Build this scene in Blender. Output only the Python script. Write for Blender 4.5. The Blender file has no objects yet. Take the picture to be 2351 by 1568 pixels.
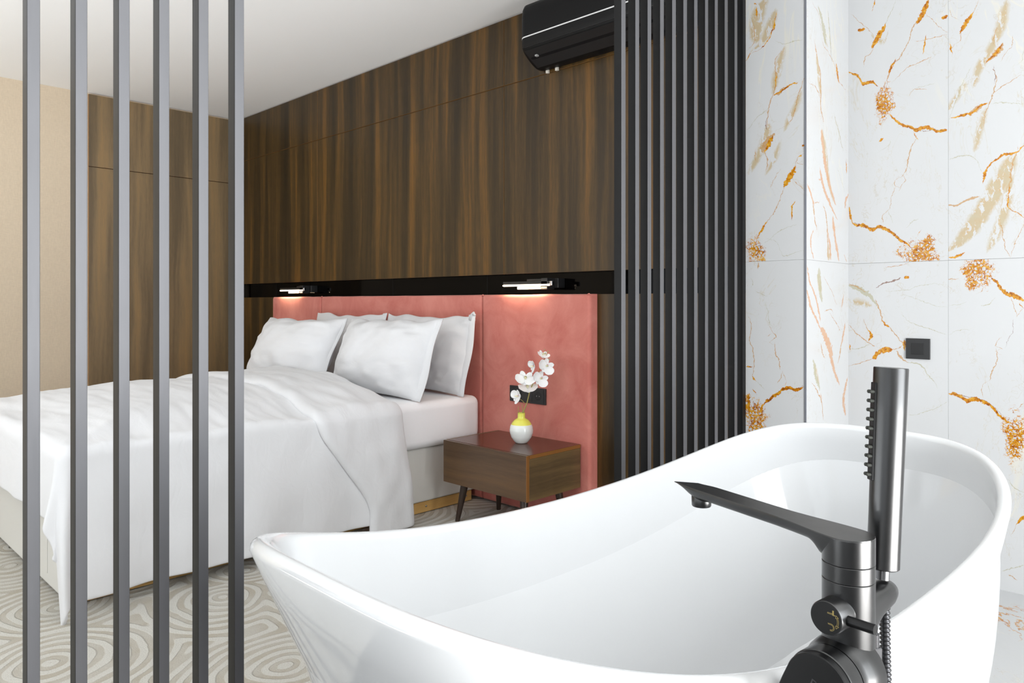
import bpy, bmesh, math, random
from mathutils import Vector, Matrix, noise
random.seed(7)
C = bpy.context.scene.collection
PI = math.pi

# ------------------------------------------------------------ camera, world, light, exposure
S = bpy.context.scene
FPX, CAMH = 1677.0, 1.13
YAW = math.radians(44.09)
cam = bpy.data.cameras.new('camera'); camo = bpy.data.objects.new('camera', cam); C.objects.link(camo)
S.camera = camo
camo.location = (0, 0, CAMH)
camo.rotation_euler = (PI/2, 0, YAW)
cam.sensor_width = 36.0; cam.lens = 36.0*FPX/2351.0
cam.shift_y = -(1568/2-694)/2351.0
cam.clip_start = 0.02; cam.clip_end = 60
S.view_settings.view_transform = 'Standard'; S.view_settings.look = 'None'
S.view_settings.gamma = 1; S.view_settings.use_curve_mapping = False
S.view_settings.exposure = 0.62
w = bpy.data.worlds.new('sky'); S.world = w; w.use_nodes = True
w.node_tree.nodes['Background'].inputs[0].default_value = (0.90, 0.95, 1.0, 1)
w.node_tree.nodes['Background'].inputs[1].default_value = 1.0

def area(name, loc, rot, sx, sy, power, col=(1, 1, 1)):
    l = bpy.data.lights.new(name, 'AREA'); l.shape = 'RECTANGLE'; l.size = sx; l.size_y = sy
    l.energy = power; l.color = col
    o = bpy.data.objects.new(name, l); C.objects.link(o); o.location = loc; o.rotation_euler = rot
    return o
# daylight entering through the windows (sheets of sky light just outside each opening)
area('daylight_bath_window', (2.06, 1.05, 1.40), (0, PI/2, 0), 2.3, 1.9, 92, (0.93, 0.97, 1.0))
area('ceiling_fill_bath', (1.86, 1.05, .36), (0, PI*.72, 0), .5, 1.8, 70, (1.0, 0.985, 0.96))  # unseen fill lamp inside the window, added to lift the ceiling
area('daylight_bedroom_window', (-3.7, -2.56, 1.40), (PI/2, 0, 0), 4.6, 2.3, 9, (0.93, 0.97, 1.0))
# unseen upward fill lamp, added inside the room to brighten the bedroom ceiling
area('ceiling_fill_bedroom', (-3.3, -2.30, .28), (PI, 0, 0), 4.2, .4, 130, (0.93, 0.97, 1.0))
area('daylight_bath_window_back', (0.2, -2.56, 1.40), (PI/2, 0, 0), 2.4, 2.3, 3, (0.93, 0.97, 1.0))

# ------------------------------------------------------------ mesh helpers
def mesh_obj(name, verts, faces, mats, parent=None, smooth=False, fm=None):
    me = bpy.data.meshes.new(name); me.from_pydata([tuple(v) for v in verts], [], faces)
    for m in (mats if isinstance(mats, (list, tuple)) else [mats]): me.materials.append(m)
    if fm:
        for p, i in zip(me.polygons, fm): p.material_index = i
    if smooth:
        for p in me.polygons: p.use_smooth = True
    me.update()
    o = bpy.data.objects.new(name, me); C.objects.link(o)
    if parent: o.parent = parent
    return o
class MB:
    def __init__(s): s.v = []; s.f = []; s.m = []
    def add(s, v, f, mi=0, M=None):
        n = len(s.v)
        s.v += [(M @ Vector(p)) if M else Vector(p) for p in v]
        s.f += [tuple(i+n for i in q) for q in f]; s.m += [mi]*len(f)
        return s
    def box(s, a, b, mi=0, M=None):
        x0, y0, z0 = a; x1, y1, z1 = b
        v = [(x0,y0,z0),(x1,y0,z0),(x1,y1,z0),(x0,y1,z0),(x0,y0,z1),(x1,y0,z1),(x1,y1,z1),(x0,y1,z1)]
        f = [(0,3,2,1),(4,5,6,7),(0,1,5,4),(1,2,6,5),(2,3,7,6),(3,0,4,7)]
        return s.add(v, f, mi, M)
    def tube(s, pts, rad, n=16, mi=0, cap=True):
        pts = [Vector(p) for p in pts]
        if not isinstance(rad, (list, tuple)): rad = [rad]*len(pts)
        N = len(pts); base = len(s.v); up = None
        for i, p in enumerate(pts):
            t = (pts[min(i+1, N-1)]-pts[max(i-1, 0)]).normalized()
            if up is None: up = t.orthogonal().normalized()
            up = (up-t*up.dot(t)).normalized(); b = t.cross(up)
            for k in range(n):
                a = 2*PI*k/n; s.v.append(p+(up*math.cos(a)+b*math.sin(a))*rad[i])
        for i in range(N-1):
            for k in range(n):
                a = base+i*n+k; b2 = base+i*n+(k+1) % n
                s.f.append((a, b2, b2+n, a+n)); s.m.append(mi)
        if cap:
            s.f.append(tuple(base+k for k in range(n))[::-1]); s.m.append(mi)
            s.f.append(tuple(base+(N-1)*n+k for k in range(n))); s.m.append(mi)
        return s
    def lathe(s, prof, n=32, mi=0, M=None, cap=True):
        base = len(s.v)
        for r, z in prof:
            for k in range(n):
                a = 2*PI*k/n; p = Vector((r*math.cos(a), r*math.sin(a), z)); s.v.append(M @ p if M else p)
        for i in range(len(prof)-1):
            for k in range(n):
                a = base+i*n+k; b2 = base+i*n+(k+1) % n
                s.f.append((a, b2, b2+n, a+n)); s.m.append(mi if not callable(mi) else mi(i))
        if cap:
            s.f.append(tuple(base+k for k in range(n))[::-1]); s.m.append(0)
            s.f.append(tuple(base+(len(prof)-1)*n+k for k in range(n))); s.m.append(0)
        return s
    def rings(s, rings, mi=0, cap0=True, cap1=True, closed=True):
        base = len(s.v); n = len(rings[0])
        for r in rings: s.v += [Vector(p) for p in r]
        for i in range(len(rings)-1):
            for k in range(n if closed else n-1):
                a = base+i*n+k; b2 = base+i*n+(k+1) % n
                s.f.append((a, b2, b2+n, a+n)); s.m.append(mi)
        if cap0: s.f.append(tuple(base+k for k in range(n))[::-1]); s.m.append(mi)
        if cap1: s.f.append(tuple(base+(len(rings)-1)*n+k for k in range(n))); s.m.append(mi)
        return s
    def build(s, name, mats, parent=None, smooth=False, bevel=0, seg=2, sub=0, auto=None, origin=None):
        v = s.v
        if origin is not None: v = [p-Vector(origin) for p in v]
        o = mesh_obj(name, v, s.f, mats, parent, smooth, s.m)
        bm = bmesh.new(); bm.from_mesh(o.data); bmesh.ops.recalc_face_normals(bm, faces=bm.faces); bm.to_mesh(o.data); bm.free()
        if origin is not None: o.location = origin
        if bevel:
            b = o.modifiers.new('bevel', 'BEVEL'); b.width = bevel; b.segments = seg; b.limit_method = 'ANGLE'; b.angle_limit = math.radians(35)
            b.use_clamp_overlap = True
            if smooth is False:
                for p in o.data.polygons: p.use_smooth = True
                wn = o.modifiers.new('wn', 'WEIGHTED_NORMAL'); wn.keep_sharp = False
        if sub:
            m = o.modifiers.new('sub', 'SUBSURF'); m.levels = sub; m.render_levels = sub
        if auto is not None:
            o.data.set_sharp_from_angle(angle=math.radians(auto))
        return o
def empty(name, loc=(0, 0, 0)):
    o = bpy.data.objects.new(name, None); C.objects.link(o); o.location = loc; o.empty_display_size = .1
    return o
def tag(o, label=None, cat=None, group=None, kind=None):
    if label: o['label'] = label
    if cat: o['category'] = cat
    if group: o['group'] = group
    if kind: o['kind'] = kind
    return o
def struct(o): o['kind'] = 'structure'; return o
def reparent(o, p):
    """child keeps its place: parent has a plain location only"""
    o.parent = p; o.location = Vector(o.location)-Vector(p.location); return o
def sstep(a, b, x):
    t = max(0., min(1., (x-a)/(b-a))); return t*t*(3-2*t)

# ------------------------------------------------------------ material helpers
class NT:
    def __init__(s, name):
        s.mat = bpy.data.materials.new(name); s.mat.use_nodes = True
        s.t = s.mat.node_tree; s.b = s.t.nodes['Principled BSDF']; s.L = s.t.links
    def n(s, typ, **kw):
        o = s.t.nodes.new(typ)
        for k, v in kw.items(): setattr(o, k, v)
        return o
    def link(s, a, b): s.L.new(a, b)
    def m(s, op, a, b=None, c=None, clamp=False):
        o = s.n('ShaderNodeMath', operation=op); o.use_clamp = clamp
        for i, x in enumerate((a, b, c)):
            if x is None: continue
            if isinstance(x, (int, float)): o.inputs[i].default_value = x
            else: s.link(x, o.inputs[i])
        return o.outputs[0]
    def vm(s, op, a, b=None):
        o = s.n('ShaderNodeVectorMath', operation=op)
        for i, x in enumerate((a, b)):
            if x is None: continue
            if isinstance(x, (tuple, list)): o.inputs[i].default_value = x
            else: s.link(x, o.inputs[i])
        return o.outputs[0]
    def mix(s, f, a, b, blend='MIX'):
        o = s.n('ShaderNodeMix', data_type='RGBA', blend_type=blend)
        for i, x in ((0, f), (6, a), (7, b)):
            if isinstance(x, (int, float)): o.inputs[i].default_value = x
            elif isinstance(x, (tuple, list)): o.inputs[i].default_value = (*x, 1) if len(x) == 3 else x
            else: s.link(x, o.inputs[i])
        return o.outputs[2]
    def ramp(s, f, stops, interp='LINEAR'):
        o = s.n('ShaderNodeValToRGB'); cr = o.color_ramp; cr.interpolation = interp
        while len(cr.elements) < len(stops): cr.elements.new(0.5)
        for e, (p, c) in zip(cr.elements, stops):
            e.position = p; e.color = (*c, 1) if isinstance(c, (tuple, list)) else (c, c, c, 1)
        s.link(f, o.inputs[0]); return o.outputs[0]
    def coord(s, scale=None, kind='Object'):
        tc = s.n('ShaderNodeTexCoord').outputs[kind]
        if scale is None: return tc
        mp = s.n('ShaderNodeMapping'); mp.inputs['Scale'].default_value = scale; s.link(tc, mp.inputs[0]); return mp.outputs[0]
    def pos(s, scale=None):
        g = s.n('ShaderNodeNewGeometry').outputs['Position']
        if scale is None: return g
        mp = s.n('ShaderNodeMapping'); mp.inputs['Scale'].default_value = scale; s.link(g, mp.inputs[0]); return mp.outputs[0]
    def noise(s, vec, scale, detail=3, rough=.5, dist=0, out=0):
        o = s.n('ShaderNodeTexNoise'); o.inputs['Scale'].default_value = scale; o.inputs['Detail'].default_value = detail
        o.inputs['Roughness'].default_value = rough; o.inputs['Distortion'].default_value = dist
        s.link(vec, o.inputs['Vector']); return o.outputs[out]
    def set(s, **kw):
        for k, v in kw.items():
            k = k.replace('_', ' ')
            i = s.b.inputs[k]
            if isinstance(v, (int, float)): i.default_value = v
            elif isinstance(v, (tuple, list)): i.default_value = (*v, 1) if len(v) == 3 else v
            else: s.link(v, i)
    def bump(s, h, strength=.3, dist=.002):
        o = s.n('ShaderNodeBump'); o.inputs['Strength'].default_value = strength; o.inputs['Distance'].default_value = dist
        s.link(h, o.inputs['Height']); s.link(o.outputs[0], s.b.inputs['Normal'])
def srgb(r, g, b):
    f = lambda c: (c/255/12.92) if c/255 <= .04045 else ((c/255+.055)/1.055)**2.4
    return (f(r), f(g), f(b))
def plain(name, col, rough=.5, metal=0., bump=None, spec=.5, coat=0):
    t = NT(name); t.set(Base_Color=col, Roughness=rough, Metallic=metal); t.b.inputs['Specular IOR Level'].default_value = spec
    if coat: t.b.inputs['Coat Weight'].default_value = coat; t.b.inputs['Coat Roughness'].default_value = .05
    c = t.coord()
    nz = t.noise(c, 40, 2); r = t.m('MULTIPLY_ADD', nz, .08, rough-.04); t.link(r, t.b.inputs['Roughness'])
    if bump: t.bump(t.noise(c, bump[0], 4, .6), bump[1], bump[2])
    return t.mat

# ---- wood veneer (grain runs along one axis)
def wood(name, axis='Z', dark=(44,31,20), mid=(84,58,34), light=(112,72,34), rough=.38, seed=0., xs=1.0, bands=9.0, contrast=1.0, tone=1.0):
    t = NT(name)
    p = t.pos()
    sep = t.n('ShaderNodeSeparateXYZ'); t.link(p, sep.inputs[0]); X, Y, Z = sep.outputs
    across, along = {'Z': (t.m('ADD', X, Y), Z), 'X': (t.m('ADD', Z, t.m('MULTIPLY', Y, .6)), X), 'Y': (t.m('ADD', Z, t.m('MULTIPLY', X, .6)), Y)}[axis]
    wx = t.noise(p, 1.3, 2)
    ac = t.m('MULTIPLY_ADD', wx, .05, t.m('ADD', across, seed))
    cb = t.n('ShaderNodeCombineXYZ'); t.link(t.m('MULTIPLY', ac, bands*xs), cb.inputs[0]); t.link(t.m('MULTIPLY', along, .28), cb.inputs[1])
    b1 = t.noise(cb.outputs[0], 1.0, 3, .62)
    cb2 = t.n('ShaderNodeCombineXYZ'); t.link(t.m('MULTIPLY', ac, 55*xs), cb2.inputs[0]); t.link(t.m('MULTIPLY', along, 1.6), cb2.inputs[1])
    b2 = t.noise(cb2.outputs[0], 1.0, 4, .6, .3)
    cb3 = t.n('ShaderNodeCombineXYZ'); t.link(t.m('MULTIPLY', ac, 420*xs), cb3.inputs[0]); t.link(t.m('MULTIPLY', along, 14), cb3.inputs[1])
    b3 = t.noise(cb3.outputs[0], 1.0, 2, .5)
    f = t.m('ADD', t.m('MULTIPLY', b1, .70), t.m('ADD', t.m('MULTIPLY', b2, .15), t.m('MULTIPLY', b3, .15)))
    f = t.m('MULTIPLY_ADD', t.m('SUBTRACT', f, .5), 2.9*contrast, .5, clamp=True)
    d, m_, l = [tuple(c*tone for c in srgb(*q)) for q in (dark, mid, light)]
    col = t.ramp(f, [(0, d), (.38, tuple(a*.6+b*.4 for a, b in zip(d, m_))), (.62, m_), (1, l)])
    t.set(Base_Color=col, Roughness=t.m('MULTIPLY_ADD', b2, .1, rough-.05)); t.b.inputs['Specular IOR Level'].default_value = .35
    t.bump(b3, .12, .0006)
    return t.mat

# ---- marble with drawn veins
VEINS = {
 'B': ((-1.25,0.8), [
  ('t',1,0.00191,[(-1.0612,2.0138),(-1.0523,2.0556),(-1.0347,2.0897),(-1.0103,2.1502),(-0.9793,2.1805),(-0.9504,2.2385),(-0.9169,2.3128),(-0.8789,2.3791)]),
  ('g',1,0.00391,[(-1.0225,2.1247),(-1.0138,2.1472),(-0.9999,2.1703)]),
  ('g',1,0.0074,[(-0.9119,2.3078),(-0.8921,2.3463),(-0.8757,2.3818)]),
  ('g',1,0.008,[(-1.0916,2.2525),(-1.0665,2.2958),(-1.047,2.3287)]),
  ('f',1,0.0014,[(-1.0506,2.3201),(-1.0277,2.3612),(-1.0017,2.429)]),
  ('t',1,0.00164,[(-1.1296,2.1771),(-1.1205,2.2097),(-1.0951,2.2305),(-1.0898,2.254)]),
  ('t',1,0.00137,[(-1.0916,2.306),(-1.126,2.3494),(-1.1814,2.4126)]),
  ('g',1,0.00179,[(-1.0916,2.4091),(-1.0844,2.43),(-1.0808,2.4518)]),
  ('t',1,0.00121,[(-0.8034,2.2377),(-0.8433,2.2841),(-0.8789,2.33)]),
  ('g',0,0.00481,[(-1.1535,2.3373),(-1.1296,2.3369)]),
  ('g',0,0.00447,[(-0.824,2.3024),(-0.8034,2.3039)]),
  ('g',1,0.00246,[(-0.8904,2.1779),(-0.8888,2.2049),(-0.8822,2.2397)]),
  ('t',0,0.00118,[(-0.9252,2.2285),(-0.8757,2.229),(-0.8034,2.2288)]),
  ('g',0,0.00482,[(-1.1907,2.1617),(-1.1683,2.1432),(-1.1498,2.1237),(-1.1369,2.0978),(-1.1132,2.0967),(-1.0916,2.0941),(-1.0701,2.0706)]),
  ('g',0,0.00459,[(-1.0277,1.9433),(-1.0017,1.9143),(-0.9725,1.8869),(-0.942,1.8725),(-0.9169,1.8573),(-0.8921,1.8642),(-0.8594,1.8497),(-0.8352,1.8367),(-0.8018,1.8384)]),
  ('r',0,0.00146,[(-0.9725,1.8906),(-0.9252,1.8605),(-0.8757,1.8469),(-0.8433,1.8434),(-0.8018,1.833)]),
  ('g',1,0.00208,[(-0.9152,1.8203),(-0.9252,1.8458)]),
  ('t',1,0.00168,[(-0.9725,1.673),(-0.964,1.685),(-0.9453,1.7622),(-0.9369,1.7923),(-0.9169,1.8206)]),
  ('t',1,0.00138,[(-0.9827,1.6184),(-1.0051,1.647),(-0.9965,1.6572),(-0.9725,1.673)]),
  ('t',1,0.00137,[(-0.9862,1.6094),(-0.9793,1.6254),(-0.9606,1.6549),(-0.9708,1.671)]),
  ('t',1,0.00113,[(-1.0347,1.5278),(-1.026,1.5365),(-1.0121,1.5878),(-1.0017,1.6335)]),
  ('t',1,0.00132,[(-1.0488,1.4761),(-1.0523,1.4972),(-1.0365,1.5261)]),
  ('f',1,0.00131,[(-1.0138,1.4716),(-1.0242,1.4949),(-1.0347,1.5241)]),
  ('g',1,0.00281,[(-1.1832,1.4922),(-1.1888,1.5238),(-1.1907,1.5512)]),
  ('g',0,0.00519,[(-1.1851,1.4904),(-1.1627,1.4751),(-1.126,1.4704),(-1.0898,1.4525),(-1.0665,1.4604),(-1.0365,1.4431),(-1.0017,1.4183),(-0.9759,1.3943),(-0.9504,1.3743),(-0.9369,1.3588)]),
  ('r',0,0.00142,[(-1.1814,1.4881),(-1.1443,1.4776),(-1.0988,1.4627),(-1.0453,1.4513),(-1.0017,1.422),(-0.9589,1.3859)]),
  ('g',1,0.00165,[(-0.9169,1.4165),(-0.9053,1.4322)]),
  ('f',0,0.00138,[(-0.9589,1.447),(-0.9336,1.4729),(-0.9086,1.4801)]),
  ('g',1,0.00409,[(-0.8871,1.3745),(-0.8806,1.3959)]),
  ('g',0,0.00362,[(-0.8757,1.3411),(-0.8562,1.3546)]),
  ('t',0,0.00138,[(-0.9487,2.0068),(-0.9252,2.0298),(-0.8757,2.0197)]),
  ('t',0,0.00129,[(-1.0138,2.0759),(-0.9674,2.1219),(-0.9169,2.1383),(-0.8594,2.1524)]),
  ('f',0,0.00128,[(-0.9504,2.0164),(-0.9086,2.0356),(-0.8433,2.0348)]),
  ('f',1,0.00133,[(-1.0665,1.7832),(-1.019,1.8327),(-1.063,1.8358)]),
  ('g',0,0.00379,[(-1.0665,1.8306),(-1.0523,1.8417)]),
  ('g',1,0.00688,[(-0.755,2.2306),(-0.7335,2.2638),(-0.7182,2.2895)]),
  ('t',1,0.00113,[(-0.7167,2.2891),(-0.7061,2.3124),(-0.6971,2.3413)]),
  ('t',1,0.00125,[(-0.7924,2.1581),(-0.7798,2.1818),(-0.7596,2.1857),(-0.755,2.2306)]),
  ('t',1,0.00102,[(-0.755,2.2731),(-0.7798,2.294),(-0.7987,2.3312)]),
  ('g',1,0.00236,[(-0.7908,2.1471),(-0.7955,2.1839)]),
  ('g',0,0.00306,[(-0.7908,1.883),(-0.7488,1.8862),(-0.7107,1.8952),(-0.6806,1.9158),(-0.6613,1.9191)]),
  ('t',0,0.00699,[(-0.7258,1.8892),(-0.7031,1.9026),(-0.6791,1.9156)]),
  ('t',1,0.00146,[(-0.6422,2.1533),(-0.6393,2.187),(-0.6291,2.2187)]),
  ('t',1,0.01019,[(-0.6554,2.096),(-0.632,2.1164),(-0.6146,2.1396)]),
  ('g',1,0.00438,[(-0.6613,2.0922),(-0.6364,2.114),(-0.6175,2.1369)]),
  ('t',1,0.00162,[(-0.6762,1.8316),(-0.6702,1.8827),(-0.6554,1.9232),(-0.6408,1.9807),(-0.632,2.0133),(-0.6364,2.0572)]),
  ('r',1,0.00131,[(-0.6393,2.0011),(-0.6335,2.0308),(-0.6378,2.0661)]),
  ('t',1,0.00129,[(-0.6146,2.0866),(-0.6031,2.1095),(-0.5788,2.141),(-0.5788,2.1631)]),
  ('t',0,0.00137,[(-0.651,1.9569),(-0.6218,1.9768),(-0.5859,1.9949),(-0.5506,2.0128)]),
  ('f',1,0.00112,[(-0.6146,2.0438),(-0.5506,2.0633),(-0.5422,2.1454)]),
  ('g',0,0.00301,[(-0.6732,1.6142),(-0.6687,1.6362),(-0.6584,1.6644),(-0.6364,1.6874),(-0.6074,1.7074),(-0.5788,1.7118),(-0.5576,1.724),(-0.5422,1.7419)]),
  ('g',1,0.0037,[(-0.6732,1.6125),(-0.6687,1.6397),(-0.6613,1.663)]),
  ('t',1,0.00214,[(-0.5916,1.5622),(-0.5859,1.6296),(-0.5802,1.6713),(-0.5647,1.7284)]),
  ('g',1,0.00177,[(-0.5422,1.4561),(-0.5717,1.489),(-0.5945,1.5148),(-0.5888,1.5789)]),
  ('t',0,0.0016,[(-0.7987,1.2265),(-0.7643,1.2258)]),
  ('t',0,0.00353,[(-0.8002,1.5306),(-0.7767,1.5248),(-0.7411,1.5427),(-0.6881,1.555)]),
  ('t',1,0.00144,[(-0.5888,1.3068),(-0.6074,1.3589),(-0.6146,1.4449)]),
  ('t',1,0.00106,[(-0.5859,1.3067),(-0.5717,1.3569),(-0.5422,1.4477)]),
  ('f',0,0.00175,[(-0.7955,1.7159),(-0.7565,1.7247),(-0.7107,1.7149),(-0.6702,1.6399)]),
  ('f',1,0.00123,[(-0.7987,1.8701),(-0.7643,1.9705),(-0.7411,2.0365),(-0.7182,2.0843)]),
  ('f',0,0.00137,[(-0.654,1.9143),(-0.6146,1.9137),(-0.5422,1.8933)]),
  ('g',0,0.00355,[(-0.7987,1.3123),(-0.7643,1.318),(-0.7411,1.3311)]),
  ('r',0,0.00282,[(-1.0808,1.1929),(-1.0594,1.2096),(-1.0277,1.2185),(-1.0017,1.2236),(-0.9759,1.2361)]),
  ('g',0,0.00416,[(-0.9589,1.2375),(-0.9453,1.2372)]),
  ('t',0,0.0014,[(-1.0365,1.2847),(-0.993,1.2869),(-0.9504,1.3002)]),
  ('f',0,0.00861,[(-1.1907,1.2061),(-1.1443,1.1802),(-1.1024,1.153),(-1.0772,1.1186)]),
  ('t',0,0.00194,[(-1.1907,1.2119),(-1.1627,1.1959),(-1.126,1.1723)]),
  ('t',1,0.00212,[(-1.0277,1.0246),(-1.0523,1.0467),(-1.063,1.0902),(-1.0808,1.1376)]),
  ('g',0,0.00377,[(-1.0523,1.0486),(-1.0382,1.0319),(-1.0242,1.0247)]),
  ('t',1,0.00205,[(-0.9589,0.9483),(-0.9759,0.9606),(-0.9999,0.9878),(-1.019,1.021)]),
  ('t',0,0.00212,[(-1.1926,1.0285),(-1.1683,0.998),(-1.1388,0.9718),(-1.1132,0.9535),(-1.0808,0.9376)]),
  ('g',0,0.00803,[(-1.0933,0.8875),(-1.0665,0.9098),(-1.0453,0.924),(-1.0138,0.9273)]),
  ('t',0,0.00149,[(-1.0277,0.9248),(-0.993,0.932),(-0.9691,0.946)]),
  ('g',1,0.00594,[(-0.9623,0.9333),(-0.964,0.9611)]),
  ('t',1,0.00145,[(-1.106,0.9998),(-1.1169,1.0263),(-1.1296,1.0549)]),
  ('g',1,0.00451,[(-1.1042,0.9654),(-1.0988,0.9885),(-1.106,1.0036)]),
  ('g',1,0.00281,[(-1.1888,0.9195),(-1.1907,0.9428)]),
  ('t',1,0.00512,[(-0.9589,0.8816),(-0.9725,0.892),(-0.9896,0.9172)]),
  ('t',0,0.00135,[(-1.1945,0.845),(-1.1443,0.8616),(-1.0933,0.8855)]),
  ('f',0,0.00145,[(-1.1907,0.9233),(-1.1443,0.9253),(-1.0988,0.9426)]),
  ('f',0,0.0011,[(-1.0365,1.179),(-0.9589,1.1838),(-0.9086,1.1997),(-0.8002,1.2033)]),
  ('f',0,0.00108,[(-0.9844,1.171),(-0.8757,1.1282),(-0.8352,1.1156),(-0.8002,1.1121)]),
  ('f',0,0.00146,[(-0.9793,1.0778),(-0.9504,1.0486),(-0.8921,1.0277),(-0.8002,0.9941)]),
  ('f',0,0.00106,[(-0.8002,0.9941),(-0.7643,1.0165),(-0.7258,1.0175)]),
  ('f',0,0.00106,[(-0.8002,1.1193),(-0.7565,1.1229),(-0.7335,1.1335)]),
  ('f',0,0.00272,[(-0.9504,0.8783),(-0.9003,0.8629),(-0.8675,0.8285),(-0.8384,0.7764)]),
  ('f',0,0.00135,[(-0.9504,0.6526),(-0.8921,0.6661),(-0.8272,0.7053),(-0.8002,0.7259)]),
  ('g',0,0.00596,[(-0.651,1.2232),(-0.6291,1.2021),(-0.6146,1.1813),(-0.5973,1.1675),(-0.5717,1.1571),(-0.5422,1.1401)]),
  ('r',0,0.00127,[(-0.6584,1.2303),(-0.6146,1.1848),(-0.5859,1.1674),(-0.5422,1.1468)]),
  ('g',0,0.00614,[(-0.7457,1.2465),(-0.7213,1.2599)]),
  ('g',1,0.00378,[(-0.7304,1.2109),(-0.7122,1.2316)]),
  ('t',1,0.00134,[(-0.6986,1.1632),(-0.6821,1.1717),(-0.6791,1.1891)]),
  ('t',1,0.00127,[(-0.5647,1.0742),(-0.5717,1.1029),(-0.5831,1.1538)]),
  ('g',1,0.0021,[(-0.5478,1.1132),(-0.5548,1.1249)]),
  ('t',1,0.00106,[(-0.5633,1.0742),(-0.5478,1.1115)]),
  ('r',1,0.00107,[(-0.6031,0.9525),(-0.5973,0.9749),(-0.5788,1.0146),(-0.5746,1.0605)]),
  ('t',1,0.00117,[(-0.6218,0.9243),(-0.6393,0.9389),(-0.606,0.949),(-0.6364,0.9528),(-0.6175,0.9896)]),
  ('t',1,0.00161,[(-0.6554,0.8224),(-0.6466,0.861),(-0.632,0.8997),(-0.6349,0.9391)]),
  ('t',1,0.00104,[(-0.6777,0.7513),(-0.6821,0.7804),(-0.6643,0.8113)]),
  ('f',1,0.00103,[(-0.651,0.7606),(-0.6643,0.8079)]),
  ('g',0,0.00522,[(-0.8002,0.7545),(-0.7798,0.7563),(-0.7565,0.7477),(-0.7304,0.7324),(-0.7031,0.7402),(-0.6806,0.7336),(-0.651,0.714),(-0.6291,0.6904),(-0.6074,0.6756),(-0.5859,0.6576)]),
  ('r',0,0.00139,[(-0.7987,0.7582),(-0.7643,0.7541),(-0.7258,0.7469),(-0.6806,0.7406),(-0.6437,0.7147),(-0.5888,0.6692)]),
  ('f',0,0.00173,[(-0.6881,1.1195),(-0.6584,1.1231),(-0.6364,1.1472)]),
  ('t',1,0.00209,[(-0.5576,0.7233),(-0.5422,0.7416)]),
  ('g',1,0.00627,[(-0.5604,0.2755),(-0.5422,0.2995)]),
  ('t',1,0.00141,[(-0.5788,0.2292),(-0.5647,0.2662)]),
  ('f',0,0.0017,[(-0.6146,0.0759),(-0.5788,0.0918),(-0.5422,0.1146)]),
  ('t',0,0.00169,[(-0.5888,0.0655),(-0.5633,0.0518)]),
  ('f',0,0.00169,[(-0.6002,0.4377),(-0.5717,0.4086),(-0.5422,0.397)]),
  ('b',1,0.01176,[(-0.7107,1.995),(-0.6881,2.0775),(-0.651,2.1382),(-0.6175,2.2157),(-0.6002,2.3134)]),
  ('b',1,0.00896,[(-0.7031,1.74),(-0.6851,1.8331),(-0.6702,1.9)]),
  ('b',1,0.01958,[(-0.7987,1.3427),(-0.7565,1.376),(-0.7031,1.4516),(-0.6584,1.526),(-0.6146,1.616),(-0.5788,1.7051)]),
  ('b',1,0.01163,[(-0.6584,1.3358),(-0.6291,1.4116),(-0.6002,1.512),(-0.5859,1.6296)]),
  ('b',0,0.00869,[(-1.187,1.1378),(-1.1443,1.1281),(-1.0988,1.1185)]),
  ('b',1,0.00934,[(-0.7955,1.9231),(-0.772,1.9632),(-0.7411,2.0101)]),
  ('b',0,0.00756,[(-1.0988,2.304),(-1.0453,2.262),(-1.0277,2.3047)]),
 ], [(-1.0453, 1.9918, 0.035, 0.0756), (-0.9119, 1.3391, 0.0622, 0.044), (-0.8724, 1.3736, 0.0227, 0.0364), (-0.6941, 1.2556, 0.0504, 0.0523), (-0.5689, 0.5953, 0.0364, 0.088), (-0.7107, 1.207, 0.0211, 0.028)]),
 'A': ((-1.5,0.36), [
  ('g',0,0.00275,[(-1.4131,2.3925),(-1.4015,2.3855)]),
  ('g',1,0.00337,[(-1.3996,2.3391),(-1.3996,2.3666)]),
  ('g',1,0.00373,[(-1.3256,2.2593),(-1.3219,2.2836)]),
  ('g',1,0.00208,[(-1.4463,2.1646),(-1.4248,2.1854),(-1.3861,2.1891),(-1.3613,2.2104),(-1.3387,2.2374),(-1.3275,2.2743),(-1.3163,2.3253)]),
  ('g',1,0.00344,[(-1.4463,2.1627),(-1.4326,2.1818)]),
  ('t',1,0.00145,[(-1.4444,2.2031),(-1.4092,2.2406),(-1.415,2.3157)]),
  ('f',0,0.00143,[(-1.32,2.2146),(-1.2741,2.1853),(-1.229,2.1919),(-1.2007,2.1918)]),
  ('t',1,0.00204,[(-1.335,1.9779),(-1.3219,2.0114),(-1.3163,2.0643),(-1.3238,2.12),(-1.2923,2.1612)]),
  ('g',1,0.00204,[(-1.3182,2.0197),(-1.3145,2.0693)]),
  ('g',0,0.00267,[(-1.3294,1.9822),(-1.3015,1.9947),(-1.2741,2.0071),(-1.2505,2.0164),(-1.2255,2.0183)]),
  ('t',0,0.00627,[(-1.3163,1.9869),(-1.296,1.9972),(-1.2813,2.0068)]),
  ('t',1,0.0017,[(-1.3576,1.8642),(-1.3538,1.8908),(-1.3481,1.9351),(-1.335,1.9833)]),
  ('r',1,0.00152,[(-1.3538,1.8454),(-1.3613,1.8739),(-1.3538,1.8999)]),
  ('f',0,0.00165,[(-1.4444,1.8602),(-1.4054,1.8998),(-1.3481,1.9388)]),
  ('t',1,0.01321,[(-1.3689,1.7659),(-1.3538,1.8),(-1.335,1.8206)]),
  ('g',1,0.00565,[(-1.3613,1.7648),(-1.3481,1.7901),(-1.335,1.8134)]),
  ('t',1,0.00162,[(-1.3387,1.8393),(-1.2832,1.8517),(-1.2469,1.8811),(-1.229,1.9485),(-1.2025,2.031)]),
  ('t',1,0.00189,[(-1.3613,1.6829),(-1.3538,1.7147),(-1.367,1.7656)]),
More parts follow.
